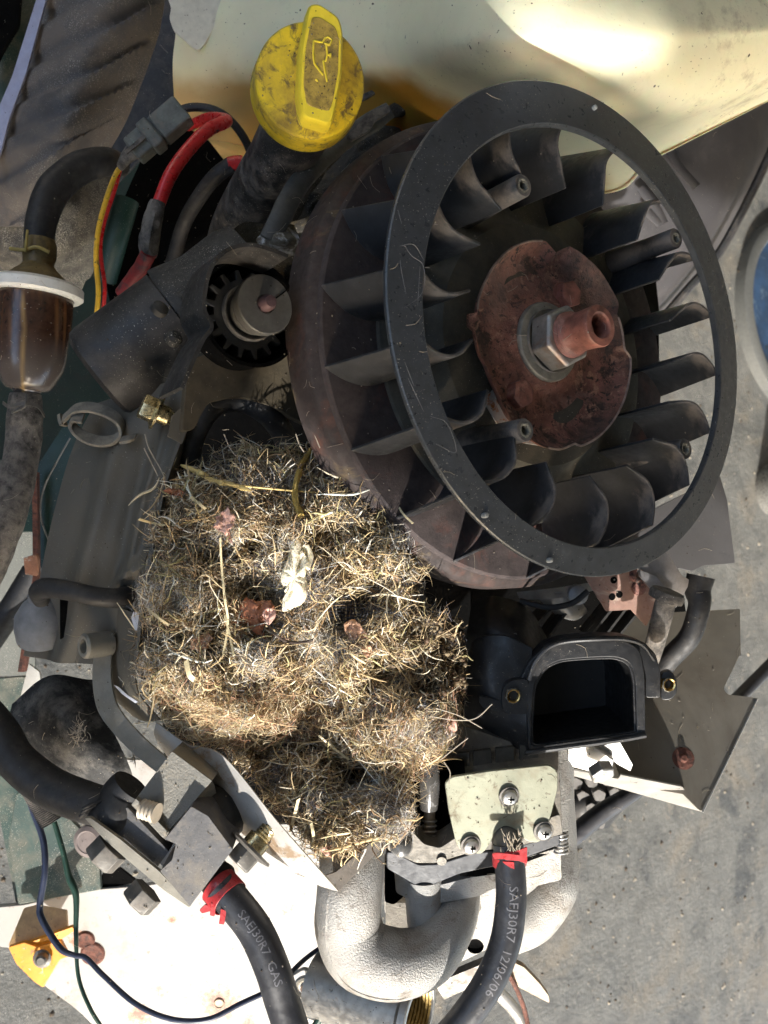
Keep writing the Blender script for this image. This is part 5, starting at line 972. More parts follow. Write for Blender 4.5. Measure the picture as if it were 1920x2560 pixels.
# ================================================================== black air duct
mat('duct_black', (.014, .0145, .016), .45, var=.25, dust=(.11, .095, .08), da=.34, ds=24, dsoft=.35, bump=.15, bs=800, speck=.3)
mat('duct_dark', (.007, .007, .0075), .5, var=.2, bump=.1)  # darker copy of the duct plastic, shade put into the inside walls
ad = thing('air_duct', 'black plastic air duct with arched rectangular opening and two brass inserts', 'air duct', D(1450, 1720, .38))
outer = [(1322, 1880), (1318, 1790), (1322, 1700), (1345, 1640), (1390, 1606), (1460, 1598), (1560, 1600), (1600, 1622), (1612, 1690), (1614, 1836), (1608, 1842)]
inner = [(1326, 1868), (1328, 1800), (1334, 1715), (1360, 1668), (1400, 1650), (1470, 1644), (1540, 1642), (1575, 1655), (1588, 1695), (1592, 1830), (1588, 1832)]
pf_ = facing(1450, 1740, .372, (-.05, .03))
def frame_(o, i, pl, th):
    O_ = [onp(x, y, *pl) for x, y in o]; I_ = [onp(x, y, *pl) for x, y in i]; n = len(O_); nn = -pl[1] * th
    V = O_ + I_ + [p + nn for p in O_] + [p + nn for p in I_]; Fc = []
    for k in range(n):
        j = (k + 1) % n; Fc += [(k, j, n + j, n + k), (2 * n + k, 3 * n + k, 3 * n + j, 2 * n + j), (k, 2 * n + k, 2 * n + j, j), (n + k, n + j, 3 * n + j, 3 * n + k)]
    return V, Fc
ro = rounded(outer, 18, 4); ri = rounded(inner, 18, 4)
def grow(P, s, c=(1460, 1745)): return [(c[0] + (x - c[0]) * s, c[1] + (y - c[1]) * s) for x, y in P]
obj('opening_rim', frame_(ro, ri, pf_, .0045), 'duct_black', ad, bevel=.0004)
obj('inner_lip', frame_(grow(ri, 1.01), grow(ri, .955, (1450, 1760)), (pf_[0] - pf_[1] * .0015, pf_[1]), .003), 'duct_black', ad, bevel=.0003)
# interior walls as a deep open box
def tunnel(P, pl, depth, s):
    F0 = [onp(x, y, *pl) for x, y in P]; c = sum(F0) / len(F0); B0 = [c + (p - c) * s - pl[1] * depth + UP * 0 for p in F0]; n = len(P)
    return F0 + B0, [(k, (k + 1) % n, n + (k + 1) % n, n + k) for k in range(n)] + [tuple(range(n, 2 * n))]
obj('inner_walls', tunnel(grow(ri, .96, (1450, 1760)), (pf_[0] - pf_[1] * .004, pf_[1]), .045, .85), 'duct_dark', ad)
arch_o = [(1288, 1755), (1300, 1700), (1322, 1655), (1365, 1612), (1410, 1596), (1470, 1590), (1560, 1590), (1612, 1606), (1640, 1636), (1652, 1680), (1652, 1745), (1614, 1745), (1614, 1690), (1600, 1630), (1560, 1606), (1460, 1604), (1392, 1612), (1350, 1644), (1330, 1690), (1324, 1755)]
obj('raised_arch', slab(arch_o, facing(1450, 1680, .3755, (-.05, .03)), .016, 8), 'duct_black', ad, bevel=.0008)
obj('top_edge', tube([D(1322, 1700, .3695), D(1338, 1655, .369), D(1370, 1620, .369), D(1415, 1604, .369), D(1500, 1598, .369), D(1560, 1598, .37), D(1605, 1612, .371), D(1635, 1650, .372)], .0009, 8), 'duct_black', ad)
obj('duct_body', merge(loft([[(1170, 1650, .395), (1190, 1600, .392), (1260, 1590, .386), (1330, 1620, .383)], [(1165, 1720, .388), (1220, 1700, .380), (1290, 1700, .379), (1326, 1720, .378)], [(1160, 1790, .392), (1230, 1800, .384), (1290, 1810, .38), (1330, 1820, .377)], [(1150, 1846, .398), (1230, 1862, .392), (1290, 1872, .386), (1326, 1884, .380)]], 24, 24, th=.004)), 'duct_black', ad, auto=50)
obj('upper_bulge', loft([[(1180, 1500, .42), (1240, 1490, .412), (1320, 1520, .415), (1370, 1600, .42)], [(1165, 1590, .41), (1220, 1570, .398), (1300, 1590, .395), (1340, 1620, .40)], [(1150, 1660, .42), (1210, 1650, .40), (1280, 1650, .395), (1330, 1650, .40)]], 24, 24), 'duct_dark', ad, auto=60)
obj('mounting_ear', merge(slab([(1254, 1740), (1262, 1712), (1285, 1700), (1322, 1698), (1324, 1786), (1270, 1786), (1256, 1770)], facing(1285, 1740, .3735, (-.03, 0)), .006, 14), slab([(1200, 1740), (1258, 1752), (1270, 1784), (1210, 1772), (1200, 1760)], facing(1230, 1760, .379), .004, 4)), 'duct_black', ad, bevel=.0006)
obj('mounting_ear', slab([(1652, 1682), (1676, 1676), (1692, 1695), (1694, 1730), (1680, 1750), (1652, 1752)], facing(1675, 1715, .377, (-.2, 0)), .006, 12), 'duct_black', ad, bevel=.0006)
for x, y, r in ((1283, 1740, .0029), (1672, 1712, .0027)):
    c = D(x, y, .3715 if x < 1400 else .3745); nn = unit(VIEW + IR * .25)
    obj('brass_insert', lathe(c, nn, [(r * 1.02, .0004), (r * .95, .0008)] + [(r * (.86 if i % 2 else .80), .0004 - i * .0006) for i in range(12)] + [(0, -.007)], 28), 'brass', ad)
    obj('grit_ring', lathe(c, nn, [(r * 1.15, .0001), (r * 1.05, .0006), (r * 1.0, .0004)], 28, rfun=lambda t, r_, h: 1 + .04 * math.sin(9 * t)), 'hole_grit', ad)
obj('lower_lip', tube([D(1318, 1885, .3695), D(1330, 1880, .3685), D(1460, 1862, .3685), D(1560, 1848, .3695), D(1614, 1838, .370)], .0011, 8), 'duct_black', ad)
# ================================================================== heat shield
mat('shield_shaded', (.17, .153, .125), .45, metal=.2, var=.25, vs=5, spots=[((.08, .062, .046), 4, .40, .3)], bump=.15, bs=200, speck=.15)  # shade on the sheet put into a darker copy of its metal
mat('shield_bright', (.42, .405, .375), .35, metal=.5, var=.12, vs=18, spots=[((.36, .33, .30), 30, .25, .2)], bump=.15)  # lit tone painted in for flange and edge; plain bright metal elsewhere
hs = thing('heat_shield', 'thin angular sheet metal heat shield with a folded lower flange coloured as lit', 'heat shield', D(1700, 1750, .44))
pl = facing(1700, 1760, .445, (.0, .42))
obj('sheet', slab([(1500, 1540), (1850, 1522), (1852, 1640), (1852, 1632), (1808, 1722), (1818, 1736), (1893, 1745), (1890, 1760), (1754, 2028), (1745, 2022), (1708, 1985), (1440, 1940), (1430, 1700)], pl, .0010, [3, 3, 3, 3, 10, 8, 4, 4, 3, 2, 3, 3, 3]), 'shield_shaded', hs, bevel=.0002)
def OS(x, y): return onp(x, y, *pl)
fn = -IU * .6 - VIEW * .2
a1, b1 = OS(1754, 2030), OS(1430, 1928)
V = [onp(x, y, OS(1600, 1975), unit(-IU * .85 + VIEW * .55)) for x, y in ((1428, 1925), (1545, 1948), (1552, 1938), (1706, 1968), (1756, 2030), (1700, 2015), (1560, 1975), (1432, 1940))]
obj('flange', prism(V, -unit(-IU * .85 + VIEW * .55) * .001), 'shield_bright', hs, bevel=.0002)
obj('spot_weld', lathe(OS(1708, 1896), pl[1], [(.0055, .0002), (.0035, .0006), (.0022, .0006), (.0015, .0022), (0, .0024)], 24), 'rust_dark', hs)
obj('painted_glint', tube([OS(1893, 1747) + VIEW * .0004, OS(1756, 2030) + VIEW * .0004], .0004, 6), 'shield_bright', hs)  # bright tube painted in as a glint along the sheet's edge
# ================================================================== ignition parts between ring and duct
mat('coil_salmon', (.26, .155, .12), .7, var=.2, vs=40, spots=[((.5, .44, .36), 30, .4, .2), ((.2, .08, .04), 60, .25, .12)], bump=.4)
cl_ = thing('coil_bracket', 'rust stained salmon steel bracket with small holes beside the ring', 'bracket', D(1560, 1500, .42))
plc = facing(1560, 1490, .415, (.1, -.1))
obj('plate', slab([(1462, 1440), (1540, 1420), (1640, 1440), (1648, 1500), (1616, 1566), (1578, 1524), (1516, 1528)], plc, .002, 2), 'coil_salmon', cl_, bevel=.0004)
for x, y in ((1534, 1450), (1548, 1486), (1530, 1492), (1580, 1440)):
    obj('hole', lathe(onp(x, y, *plc), plc[1], [(.0017, .0002), (.0012, .0002), (0, -.0)], 12), 'black_deep', cl_)
obj('rivet', merge(lathe(onp(1596, 1470, *plc), plc[1], [(.0035, 0), (.0032, .0016), (0, .002)], 20), tube([onp(1590, 1410, *plc), onp(1575, 1440, *plc) + VIEW * .004, onp(1598, 1452, *plc)], .0016, 10)), 'rust_red', cl_)
mat('coil_grey', (.30, .28, .27), .5, metal=.4, var=.2, spots=[((.2, .15, .11), 40, .25, .15)], bump=.3)
ic = thing('ignition_coil', 'grey laminated ignition coil leg under the lower right of the ring', 'ignition coil', D(1660, 1450, .40))
obj('leg', merge(slab([(1600, 1420), (1660, 1370), (1706, 1440), (1728, 1452), (1690, 1520), (1666, 1500), (1640, 1450)], facing(1660, 1440, .405, (.2, -.1)), .008, 3), slab([(1600, 1425), (1640, 1440), (1690, 1500), (1690, 1520), (1660, 1510), (1600, 1440)], facing(1650, 1470, .401), .003, 2)), 'coil_grey', ic, bevel=.0006)
pg_ = solo('spark_plug_boot', merge(tube([D(1672, 1488, .39), D(1665, 1502, .392), D(1655, 1540, .396), D(1640, 1600, .402), D(1625, 1650, .408)], [.0050, .0046, .0046, .0044, .0042], 22), lathe(D(1665, 1494, .388), unit(IU + IR * .3 + VIEW * .2), [(.0075, -.001), (.0078, .0015), (.007, .003), (0, .003)], 30)), 'dusty_rubber', 'grey rubber ignition boot leading down to the air duct', 'boot')
solo('ignition_lead', tube([D(1752, 1440, .41), D(1745, 1475, .41), D(1748, 1515, .408), D(1725, 1590, .41), D(1680, 1640, .415), D(1640, 1690, .42)], [.0065, .0060, .0050, .0050, .0050, .0048], 18, n=50, wob=.04), 'black_rubber', 'black ignition lead looping right of the grey rubber boot', 'lead')
mat('guard_grey', (.070, .067, .068), .5, var=.15, vs=6, spots=[((.04, .04, .043), 40, .25, .1)], bump=.2, speck=.15)
solo('corner_guard', slab([(1500, 1340), (1680, 1250), (1800, 1190), (1818, 1250), (1838, 1408), (1760, 1414), (1730, 1428), (1700, 1420), (1600, 1440)], facing(1760, 1330, .47, (.1, .1)), .0025, [3, 3, 3, 3, 6, 3, 3, 3, 3]), 'guard_grey', 'dark grey corner guard plate sticking out below right of the ring', 'guard plate', bevel=.0006)
fins = thing('cylinder_fins', 'dark cooling fins of the cylinder in the gap between ring and air duct', 'fins', D(1430, 1550, .45))
mat('fin_dark', (.035, .034, .032), .6, metal=.3, var=.3, bump=.5)
mat('fin_silver', (.34, .35, .36), .5, metal=.4, var=.2, bump=.4)
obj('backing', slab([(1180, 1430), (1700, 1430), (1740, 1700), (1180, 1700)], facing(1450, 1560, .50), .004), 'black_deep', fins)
for k, (x0, y0, x1, y1) in enumerate([(1300, 1600, 1380, 1520), (1360, 1610, 1440, 1500), (1475, 1592, 1545, 1505), (1512, 1592, 1575, 1510), (1545, 1594, 1612, 1512)]):
    a, b = D(x0, y0, .435), D(x1, y1, .435); t = unit(b - a); w = unit(np.cross(t, VIEW))
    obj('fin', box((a + b) / 2 - VIEW * .012, t, w, VIEW, np.linalg.norm(b - a), .0011, .024), 'fin_dark', fins)
obj('bright_casting', merge(loft([[(1292, 1480, .44), (1400, 1468, .435), (1500, 1452, .44)], [(1300, 1500, .44), (1400, 1495, .43), (1490, 1475, .44)]], 12, 12), loft([[(1340, 1490, .44), (1400, 1480, .432), (1450, 1500, .44)], [(1370, 1520, .445), (1420, 1535, .435), (1465, 1520, .445)], [(1400, 1545, .455), (1440, 1550, .45), (1470, 1530, .455)]], 16, 16), lathe(D(1446, 1488, .43), VIEW, [(.005, -.004), (.0048, .0), (.003, .001), (0, .001)], 20)), 'fin_silver', fins)
obj('fin_tab', slab([(1226, 1594), (1292, 1582), (1294, 1606), (1230, 1612)], facing(1260, 1598, .395), .002, 1), 'cast_tan', fins)
solo('thin_wire_arc', tube([D(1470, 1478, .41), D(1430, 1508, .41), D(1370, 1518, .41), D(1300, 1502, .415)], .0014, 10), 'black_rubber', 'thin black wire arc crossing in front of the fins', 'wire')
# bits under the duct
fit = thing('linkage_fitting', 'bright steel fitting with hex nut under the air duct', 'fitting', D(1470, 1900, .40))
obj('arm', merge(slab([(1420, 1868), (1480, 1862), (1536, 1900), (1532, 1920), (1510, 1940), (1420, 1915)], facing(1470, 1890, .398, (0, -.3)), .006, 4)), 'steel', fit, bevel=.001)
obj('nut', hexnut(D(1498, 1918, .392), unit(VIEW * .7 - IU * .6 + IR * .2), .0058, .005), 'steel', fit, bevel=.0004)
obj('strip', slab([(1490, 1870), (1548, 1852), (1582, 1912), (1576, 1928), (1546, 1912)], facing(1540, 1890, .402, (0, -.3)), .0012, 2), 'shield_bright', fit, bevel=.0002)
# tyre, cables, lower right
ty = thing('rear_tyre', 'black tyre with block tread glimpsed under the heat shield flange', 'tyre', D(1490, 2010, .62))
plt = facing(1490, 2000, .62, (.1, -.2))
obj('carcass', loft([[(1390, 1920, .64), (1480, 1930, .625), (1580, 1945, .64)], [(1390, 2010, .62), (1480, 2010, .61), (1575, 2000, .63)], [(1390, 2090, .63), (1450, 2088, .62), (1520, 2070, .64)]], 20, 20), 'black_rubber', ty)
mat('tread_grey', (.16, .155, .15), .75, var=.2, bump=.4)
for j in range(4):
    for i in range(4):
        x = 1425 + i * 40 + (j % 2) * 18; y = 1952 + j * 34 - i * 4
        if x > 1570 - (j * 20): continue
        obj('tread_block', slab([(x, y), (x + 14, y - 8), (x + 32, y + 2), (x + 26, y + 22), (x + 6, y + 20)], facing(x, y, .606 + .0004 * abs(x - 1480) * .4), .008, 3), 'tread_grey', ty)
solo('lower_cable', tube([D(1405, 2110, .56), D(1440, 2085, .56), D(1500, 2035, .56), D(1590, 1975, .56), D(1700, 1890, .57), D(1800, 1790, .58), D(1870, 1720, .60), D(1990, 1600, .62)], [.006, .0062, .006, .005, .0045, .0045, .0045, .0045], 16, n=80), 'clean_rubber', 'black cable passing behind the heat shield to the right edge', 'cable')
pt = thing('oil_filter_adapter', 'short silver pipe with threaded golden bore at the bottom edge', 'pipe', D(1050, 2530, .42))
pa = unit(IR * .86 - IU * .05 + VIEW * .45); pc = D(1040, 2540, .425)
obj('pipe', lathe(pc, pa, [(.0170, -.055), (.0170, -.004), (.0190, -.002), (.0190, .0016), (.0182, .002), (.0160, .002), (.0158, 0)], 72), 'steel', pt, bevel=.0002)
obj('bore_thread', lathe(pc, pa, [(.0158 - (.0006 if i % 2 else 0), .001 - i * .0009) for i in range(26)] + [(0, -.024)], 60), mat('bore_gold', (.34, .24, .09), .35, metal=.85, var=.2), pt)
wb = thing('slotted_white_bracket', 'white painted strap with two round holes at the bottom edge', 'bracket', D(790, 2500, .45))
plw = facing(780, 2480, .45, (.1, -.1))
obj('strap', slab([(715, 2450), (760, 2422), (800, 2440), (900, 2570), (900, 2640), (810, 2640), (740, 2520)], plw, .003, 10), mat('bracket_white', (.42, .40, .36), .5, var=.12, spots=[((.3, .16, .1), 50, .25, .12)], bump=.2), wb, bevel=.0006)
for x, y, r in ((764, 2470, .0062), (818, 2540, .0055)):
    obj('hole', lathe(onp(x, y, *plw), plw[1], [(r, .0008), (r * .8, .0012), (r * .62, .0006), (r * .5, -.004), (0, -.004)], 26), 'bracket_grey', wb)
    obj('hole_shadow', lathe(onp(x, y, *plw), plw[1], [(r * .45, .0009), (0, .0009)], 20), mat('brown_dark', (.09, .05, .03), .8), wb)  # brown disc painted as the shade inside the hole
lk = thing('linkage_rods', 'thin steel rods and a tan lever tip behind the right hose at the bottom', 'linkage', D(1320, 2480, .5))
mat('tan_lever', (.45, .34, .24), .6, var=.2, bump=.2)
obj('lever', slab([(1270, 2400), (1310, 2418), (1350, 2460), (1372, 2490), (1374, 2508), (1350, 2496), (1300, 2470), (1260, 2440)], facing(1320, 2460, .48, (0, -.2)), .004, 5), 'tan_lever', lk, bevel=.0008)
obj('rod', tube([D(1250, 2400, .47), D(1290, 2470, .48), D(1315, 2540, .49), D(1325, 2620, .49)], .0013, 8), 'rust_dark', lk)
obj('white_rod', tube([D(1235, 2470, .49), D(1290, 2530, .50), D(1330, 2600, .50)], .0038, 12), 'shield_bright', lk)
obj('support_bar', slab([(1085, 2460), (1230, 2400), (1240, 2440), (1110, 2500)], facing(1160, 2450, .43, (0, -.4)), .004, 2), 'dull_steel', lk, bevel=.0006)
# ================================================================== white deck and its bits, bottom left
q = NT('deck_white'); dwl = D(400, 2400, .56); pd = facing(400, 2380, .56, (.05, -.12))
c_ = q.mix(q.ramp(q.noise(14, 5, .6), .35, .65), (.36, .345, .32), (.29, .275, .25))
c_ = q.mix(q.ramp(q.noise(28, 6, .7, off=(1, 2, 0)), .56, .68), c_, (.25, .21, .18))
c_ = q.mix(q.ramp(q.noise(120, 6, .75, off=(3, 2, 0)), .60, .66), c_, (.20, .165, .14))
sprd = q.noise(230, 6, .8, off=(4, 1, 1)); 
for cx, cy, R_ in ((548, 2508, .020), (350, 2535, .013), (620, 2560, .010), (745, 2450, .012), (200, 2350, .010), (560, 2180, .006), (430, 2300, .004)):
    ds_ = q.n('ShaderNodeVectorMath', operation='DISTANCE'); q.l(q.tc, ds_.inputs[0]); ds_.inputs[1].default_value = tuple(onp(cx, cy, *pd) - dwl)
    fall = q.ramp(ds_.outputs['Value'], R_ * .1, R_, .36, 0); ad_ = q.n('ShaderNodeMath', operation='ADD'); q.l(fall, ad_.inputs[0]); q.l(sprd, ad_.inputs[1])
    c_ = q.mix(q.ramp(ad_.outputs[0], .66, .72), c_, (.40, .20, .12)); c_ = q.mix(q.ramp(ad_.outputs[0], .76, .84), c_, (.20, .07, .035))
q.l(c_, q.b.inputs['Base Color']); q.b.inputs['Roughness'].default_value = .5; q.l(q.bump(q.noise(200, 4), .15, .0005), q.b.inputs['Normal']); MATS['deck_white'] = q.m
dk = thing('mower_deck', 'white painted mower deck with a curved edge and rust spots, bottom left', 'mower deck', D(400, 2400, .56))
pd = facing(400, 2380, .56, (.05, -.12))
obj('deck_plate', slab([(-80, 2275), (60, 2262), (220, 2225), (360, 2215), (500, 2190), (560, 2060), (760, 2060), (900, 2300), (1000, 2500), (1000, 2700), (300, 2700), (255, 2590), (200, 2530), (125, 2475), (50, 2420), (25, 2370), (-80, 2360)], pd, .004, [2, 4, 4, 4, 4, 4, 4, 4, 4, 4, 4, 30, 30, 30, 20, 10, 4]), 'deck_white', dk, bevel=.0008)
obj('back_panel', slab([(90, 1960), (240, 1990), (420, 2180), (500, 2120), (760, 2060), (640, 1900), (300, 1900)], facing(400, 2050, .575, (.05, -.12)), .003, 4), 'deck_white', dk)
mat('rust_spot', (.30, .14, .08), .8, var=.4, vs=60, spots=[((.42, .33, .28), 40, .35, .08)], bump=.6)
obj('bolt_hole', lathe(onp(548, 2508, *pd) + pd[1] * .0004, pd[1], [(.0035, 0), (.0030, .0006), (.0024, 0), (0, -.0)], 24), 'tan_lever', dk)
for x, y, r in ((214, 2350, .005), (232, 2384, .0065)):
    obj('recess_shade', lathe(onp(x, y, *pd) + pd[1] * .0004, pd[1], [(r * 1.2, 0), (r, .0008), (r * .6, .0004), (0, .0002)], 24), 'rust_dark', dk)  # rust-coloured disc painted as the shade of a round hole
ob_ = thing('orange_bracket', 'orange painted bracket with a round head bolt at the lower left', 'bracket', D(95, 2370, .53))
mat('orange_paint', (.72, .27, .02), .45, var=.15, vs=40, spots=[((.28, .14, .05), 50, .3, .12), ((.6, .5, .4), 60, .2, .05)], bump=.3)
obj('top_leaf', slab([(20, 2365), (60, 2270), (90, 2262), (165, 2275), (168, 2318), (130, 2338), (60, 2362)], facing(95, 2310, .535, (0, .4)), .003, 3), mat('orange_shade', (.52, .33, .15), .55, var=.2, spots=[((.3, .18, .08), 50, .3, .1)], bump=.3), ob_, bevel=.0005)  # duller copy of the orange, shade put into the upper leaf
obj('fold', slab([(70, 2358), (180, 2318), (188, 2326), (150, 2350), (95, 2368)], facing(130, 2345, .525, (0, -.5)), .002, 1), 'orange_paint', ob_)
obj('face', slab([(20, 2368), (60, 2356), (95, 2368), (150, 2350), (172, 2392), (150, 2400), (120, 2450), (108, 2470), (85, 2455), (40, 2410)], facing(95, 2400, .526, (0, -.1)), .003, 4), 'orange_paint', ob_, bevel=.0005)
obj('bolt', merge(lathe(D(106, 2396, .524), VIEW, [(.0055, 0), (.0055, .0006), (.0034, .0012)], 28), lathe(D(107, 2394, .522), unit(VIEW + IR * .1), [(.0034, 0), (.0033, .004), (.0022, .005), (0, .005)], 24)), 'dull_steel', ob_)
solo('green_lower_panel', slab([(40, 1985), (80, 1965), (130, 2000), (245, 2120), (252, 2225), (45, 2262), (20, 2100)], facing(150, 2110, .55), .004, 6), mat('green_worn', (.035, .062, .053), .6, var=.25, vs=12, dust=(.15, .14, .11), da=.6, ds=9, dsoft=.18, bump=.4, speck=.5), 'worn dusty green panel under the fuel pump', 'panel', bevel=.0006)
solo('green_left_strip', slab([(-60, 1700), (60, 1690), (110, 1780), (60, 1960), (75, 2050), (90, 2262), (40, 2265), (-10, 2000), (-60, 1900)], facing(30, 1950, .56, (-.2, 0)), .004, 6), 'green_worn', 'faded green metal strip at the left edge below the hose', 'strip', bevel=.0006)
solo('panel_bolt', lathe(D(224, 2102, .54), unit(VIEW - IR * .2), [(.0098, -.004), (.0096, .002), (.0070, .0032), (.0065, .0028), (0, .0030)], 32), mat('bolt_brown', (.16, .13, .12), .7, var=.2, bump=.3), 'round brown bolt head on the worn green panel', 'bolt')
solo('deck_black_gap', slab([(255, 2185), (300, 2170), (345, 2205), (250, 2225)], facing(300, 2200, .555), .002, 2), 'black_deep', 'black slot in the deck right of the green panel', 'slot')
cvh = tube([D(76, 1948, .47), D(100, 1990, .47), D(132, 2045, .47)], .0070, 20, n=60)
P = catmull([D(72, 1942, .47), D(100, 1990, .47), D(136, 2050, .47)], 61); 
solo('corrugated_sleeve', tube(P, [(.0078 if i % 2 else .0064) for i in range(61)][:60], 22, n=120), 'dusty_rubber', 'short grey corrugated sleeve over the wires at the lower left', 'sleeve')
mat('wire_navy', (.022, .03, .06), .45, var=.2, bump=.1)
mat('wire_green', (.015, .045, .03), .45, var=.2, bump=.1)
solo('blue_wire', tube([D(64, 1960, .47), D(80, 2020, .47), D(108, 2100, .465), D(112, 2180, .46), D(100, 2260, .458), D(106, 2300, .455), D(150, 2370, .45), D(185, 2388, .448), D(215, 2395, .446), D(260, 2440, .44), D(340, 2510, .43), D(430, 2548, .425), D(520, 2548, .425), D(600, 2510, .43), D(690, 2465, .44), D(760, 2400, .46), D(812, 2362, .47)], [.0017] * 7 + [.0013] * 10, 12, n=200), 'wire_navy', 'dark blue wire wandering across the white deck', 'wire')
solo('green_wire', tube([D(136, 2055, .465), D(158, 2130, .462), D(172, 2190, .46), D(190, 2240, .458), D(190, 2330, .455), D(196, 2440, .45), D(225, 2520, .445), D(262, 2580, .445)], [.0014, .0014, .0020, .0014, .0010, .0010, .0010], 12, n=90), 'wire_green', 'thin green wire hanging down beside the orange bracket', 'wire')
solo('green_wire_end', tube([D(842, 2430, .44), D(838, 2475, .438), D(810, 2530, .436), D(770, 2590, .436)], .0018, 10), 'wire_green', 'short green wire below the manifold next to the hose', 'wire')
# ================================================================== left edge
solo('frame_rod', tube([D(85, 1430, .60), D(30, 1520, .60), D(-30, 1610, .60)], .0085, 14), 'black_rubber', 'dark rod crossing the pale floor at the left edge', 'rod')
solo('green_frame_strip', slab([(84, 1180), (200, 1000), (200, 1300), (120, 1450), (92, 1400)], facing(140, 1300, .52), .003, 4), 'green_paint', 'dark green frame strip beside the dusty hose', 'frame')
solo('rust_edge_strip', slab([(80, 1180), (92, 1180), (95, 1440), (62, 1680), (44, 1680), (82, 1440)], facing(80, 1400, .51), .004, 1), 'rust_dark', 'rusty vertical frame edge left of the shroud', 'frame edge')
solo('rusty_tab', slab([(58, 1395), (90, 1385), (96, 1400), (92, 1440), (62, 1436)], facing(75, 1410, .50), .003, 3), 'rust_spot', 'small rusty tab on the frame edge at the left', 'tab', bevel=.0005)
solo('white_tie_cord', tube([D(175, 1095, .45), D(150, 1140, .45), D(110, 1220, .45), D(102, 1290, .45), D(125, 1360, .45)], .0005, 8), mat('cord_grey', (.16, .165, .165), .7), 'thin grey cord hanging behind the shroud', 'cord')
solo('floor_stand_in', slab([(-80, 1150), (80, 1150), (88, 1690), (-80, 1690)], facing(0, 1400, .68, (.1, 0)), .003), mat('plate_pale', (.13, .135, .12), .7, var=.1, vs=12, spots=[((.08, .08, .08), 60, .2, .05)], bump=.2, speck=.5), 'pale grey plate standing in for the floor behind the frame at the left edge', 'floor plate')  # plate added in place of the floor beyond the frame
solo('white_loose_plate', slab([(72, 1660), (98, 1680), (108, 1740), (85, 1760), (48, 1755)], facing(80, 1710, .50), .002, 2), 'bracket_white', 'small pale rusty plate under the shroud corner', 'plate')
V = None
# ================================================================== garage shell: unseen header over the open door, added to shade the upper half
ZT = 2.6
struct('back_wall', slabbox(X0, X1, Y1, Y1 + .1, 0, ZT), 'garage_board')
struct('side_wall', slabbox(X0 - .1, X0, Y0, Y1 + .1, 0, 1.1), 'garage_board')  # unseen wall left open between two strips for extra sky light
struct('side_wall', slabbox(X0 - .1, X0, Y0, Y1 + .1, 2.4, ZT), 'garage_board')
struct('side_wall', slabbox(X1, X1 + .1, Y0, Y1 + .1, 0, ZT), 'garage_board')
struct('roof', slabbox(X0 - .2, X1 + .2, Y0 - .1, Y1 + .2, ZT, ZT + .1), 'garage_roofing')
def onwall(p): k = (Y0 - p[1]) / L[1]; return p + L * k      # where the ray from a point towards the sun meets the door wall
JX = onwall(D(335, 1620, .352))[0]
struct('added_jamb', slabbox(X0, JX, Y0 - .02, Y0 + .02, 0, HEAD), 'garage_board')  # unseen jamb added to keep the sun off the shroud
hole = [onwall(D(x, y, d)) for x, y, d in ((1120, -60, .38), (1350, -160, .37), (1640, 0, .378), (1740, 190, .385), (1500, 190, .385), (1230, 110, .37))]  # opening added in the header to throw a sun patch on the tank
print('added header', HEAD, 'added jamb', JX, 'added_gap', [tuple(round(float(v), 2) for v in h) for h in hole])
hx0, hx1 = X0, X1
cx_, cz_ = sum(h[0] for h in hole) / 6, sum(h[2] for h in hole) / 6
def rectpt(a):                                                  # header outline met by a ray from the transom's middle
    dx, dz = math.cos(a), math.sin(a); k = min((X1 - cx_) / dx if dx > 1e-6 else (X0 - cx_) / dx if dx < -1e-6 else 1e9, (ZT - cz_) / dz if dz > 1e-6 else (HEAD - cz_) / dz if dz < -1e-6 else 1e9)
    return cx_ + dx * k, cz_ + dz * k
ang = sorted([math.atan2(h[2] - cz_, h[0] - cx_) for h in hole] + [math.atan2(z - cz_, x - cx_) for x in (X0, X1) for z in (HEAD, ZT)])
hs_ = sorted([(math.atan2(h[2] - cz_, h[0] - cx_), h) for h in hole], key=lambda t: t[0])
def inpt(a):
    n = len(hs_)
    for i in range(n):
        a0, p = hs_[i]; a1, q_ = hs_[(i + 1) % n]
        if i == n - 1: a1 += 2 * math.pi
        aa = a if a >= a0 - 1e-9 else a + 2 * math.pi
        if a0 - 1e-9 <= aa <= a1 + 1e-9:
            dx, dz = math.cos(a), math.sin(a); ex, ez = q_[0] - p[0], q_[2] - p[2]; det = dx * -ez + dz * ex
            t = ((p[0] - cx_) * -ez + (p[2] - cz_) * ex) / det; return cx_ + dx * t, cz_ + dz * t
IN = [inpt(a) for a in ang]; OUT = [rectpt(a) for a in ang]; n = len(ang)
V = [(x, Y0 - .012, z) for x, z in OUT] + [(x, Y0 - .012, z) for x, z in IN] + [(x, Y0 + .012, z) for x, z in OUT] + [(x, Y0 + .012, z) for x, z in IN]; Fc = []
for k in range(n):
    j = (k + 1) % n; Fc += [(k, j, n + j, n + k), (2 * n + k, 3 * n + k, 3 * n + j, 2 * n + j), (k, 2 * n + k, 2 * n + j, j), (n + k, n + j, 3 * n + j, 3 * n + k)]
struct('added_header', (V, Fc), 'garage_board')
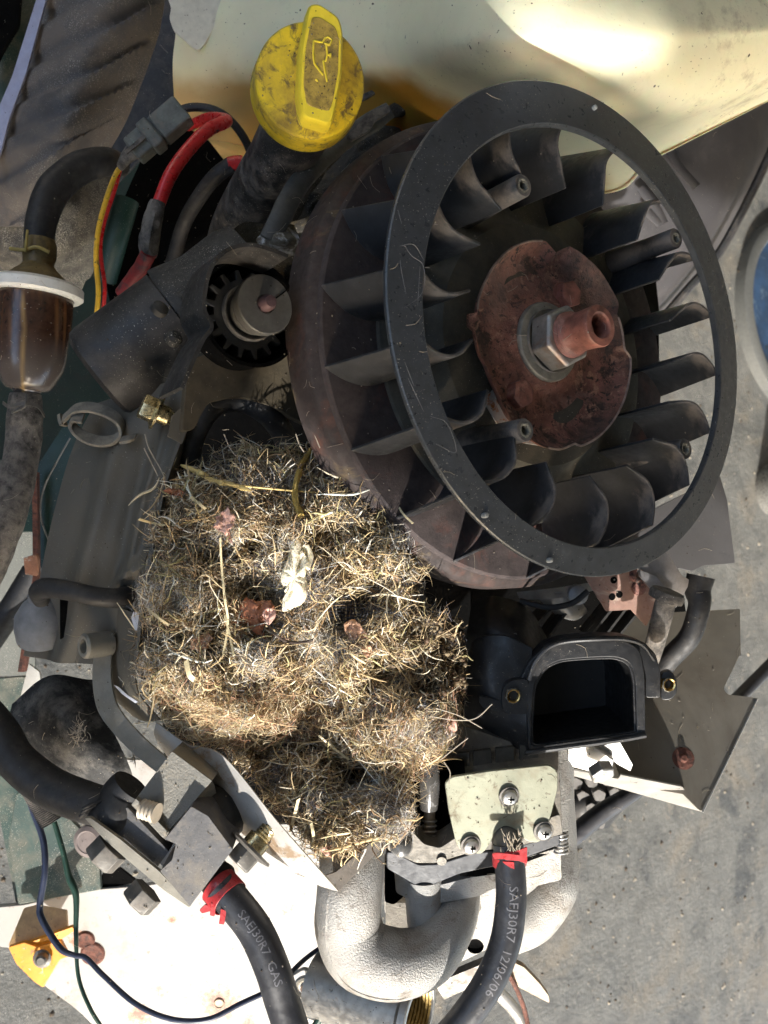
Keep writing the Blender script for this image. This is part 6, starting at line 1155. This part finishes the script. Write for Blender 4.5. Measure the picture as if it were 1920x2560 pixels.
# ================================================================== dust crumbs and stray fibres lying on the parts
bpy.context.view_layer.update(); dg_ = bpy.context.evaluated_depsgraph_get()
SKIP = ('rodent_nest', 'fuel_tank', 'blue_drum', 'paint_tin', 'mower_deck', 'cooling_fan', 'intake_manifold', 'air_duct')
fib = []; cr1 = []; cr2 = []
for i in range(3400):
    x = random.uniform(-20, 1900); y = random.uniform(0, 2540)
    r_ = Vector(ray(x, y)).normalized(); hit, loc, nrm, _, ob2, _ = SC.ray_cast(dg_, Vector(CAM), r_)
    if not hit: continue
    if loc.z < .003:
        s_ = math.exp(random.uniform(math.log(.0008), math.log(.0035))); p = np.array(loc)
        V = [p + np.array([s_ * math.cos(a_) * random.uniform(.6, 1.3), s_ * math.sin(a_) * random.uniform(.6, 1.3), 0]) for a_ in (0, 1.3, 2.6, 3.9, 5.2)] + [p + np.array([0, 0, s_ * .6])]
        (cr1 if random.random() < .5 else cr2).append((V, [(k, (k + 1) % 5, 5) for k in range(5)] + [(4, 3, 2, 1, 0)])); continue
    if loc.z < .03: continue
    nm = (ob2.parent.name if ob2.parent else ob2.name)
    sparse = any(nm.startswith(k) for k in SKIP)
    if nm.startswith('rodent_nest') or (sparse and random.random() < .8) or nm.startswith(('fuel_tank', 'mower_deck')): continue
    if nrm.dot(r_) > 0: nrm = -nrm
    p = np.array(loc) + np.array(nrm) * .00025; nv_ = np.array(nrm); a = unit(np.cross(nv_, RNG.normal(size=3))); b = np.cross(nv_, a)
    if random.random() < .09:
        l = random.uniform(.0008, .0045); c_ = random.uniform(-.5, .5) * l
        fib.append(tube([p - a * l, p + b * c_, p + a * l], random.uniform(.00005, .00010), 3, n=5))
    else:
        s_ = math.exp(random.uniform(math.log(.00012), math.log(.0005)))
        V = [p + a * s_ * random.uniform(.6, 1.4), p + b * s_ * random.uniform(.6, 1.4), p - a * s_, p - b * s_ * random.uniform(.6, 1.2), p + nv_ * s_ * .7]
        (cr1 if random.random() < .6 else cr2).append((V, [(0, 1, 4), (1, 2, 4), (2, 3, 4), (3, 0, 4), (3, 2, 1, 0)]))
dl = thing('dust_and_lint', 'loose dust crumbs and short fibres scattered over the dirty engine parts', 'dust', D(300, 1200, .38))
obj('lint_fibres', merge(*fib), 'hair_wisp', dl, kind='stuff'); obj('pale_crumbs', merge(*cr1), mat('crumb_pale', (.22, .195, .155), .9), dl, kind='stuff'); obj('dark_crumbs', merge(*cr2), mat('crumb_dark', (.06, .045, .03), .9), dl, kind='stuff')
dl['kind'] = 'stuff'
for o in bpy.data.objects:
    if '_w' in o: del o['_w']
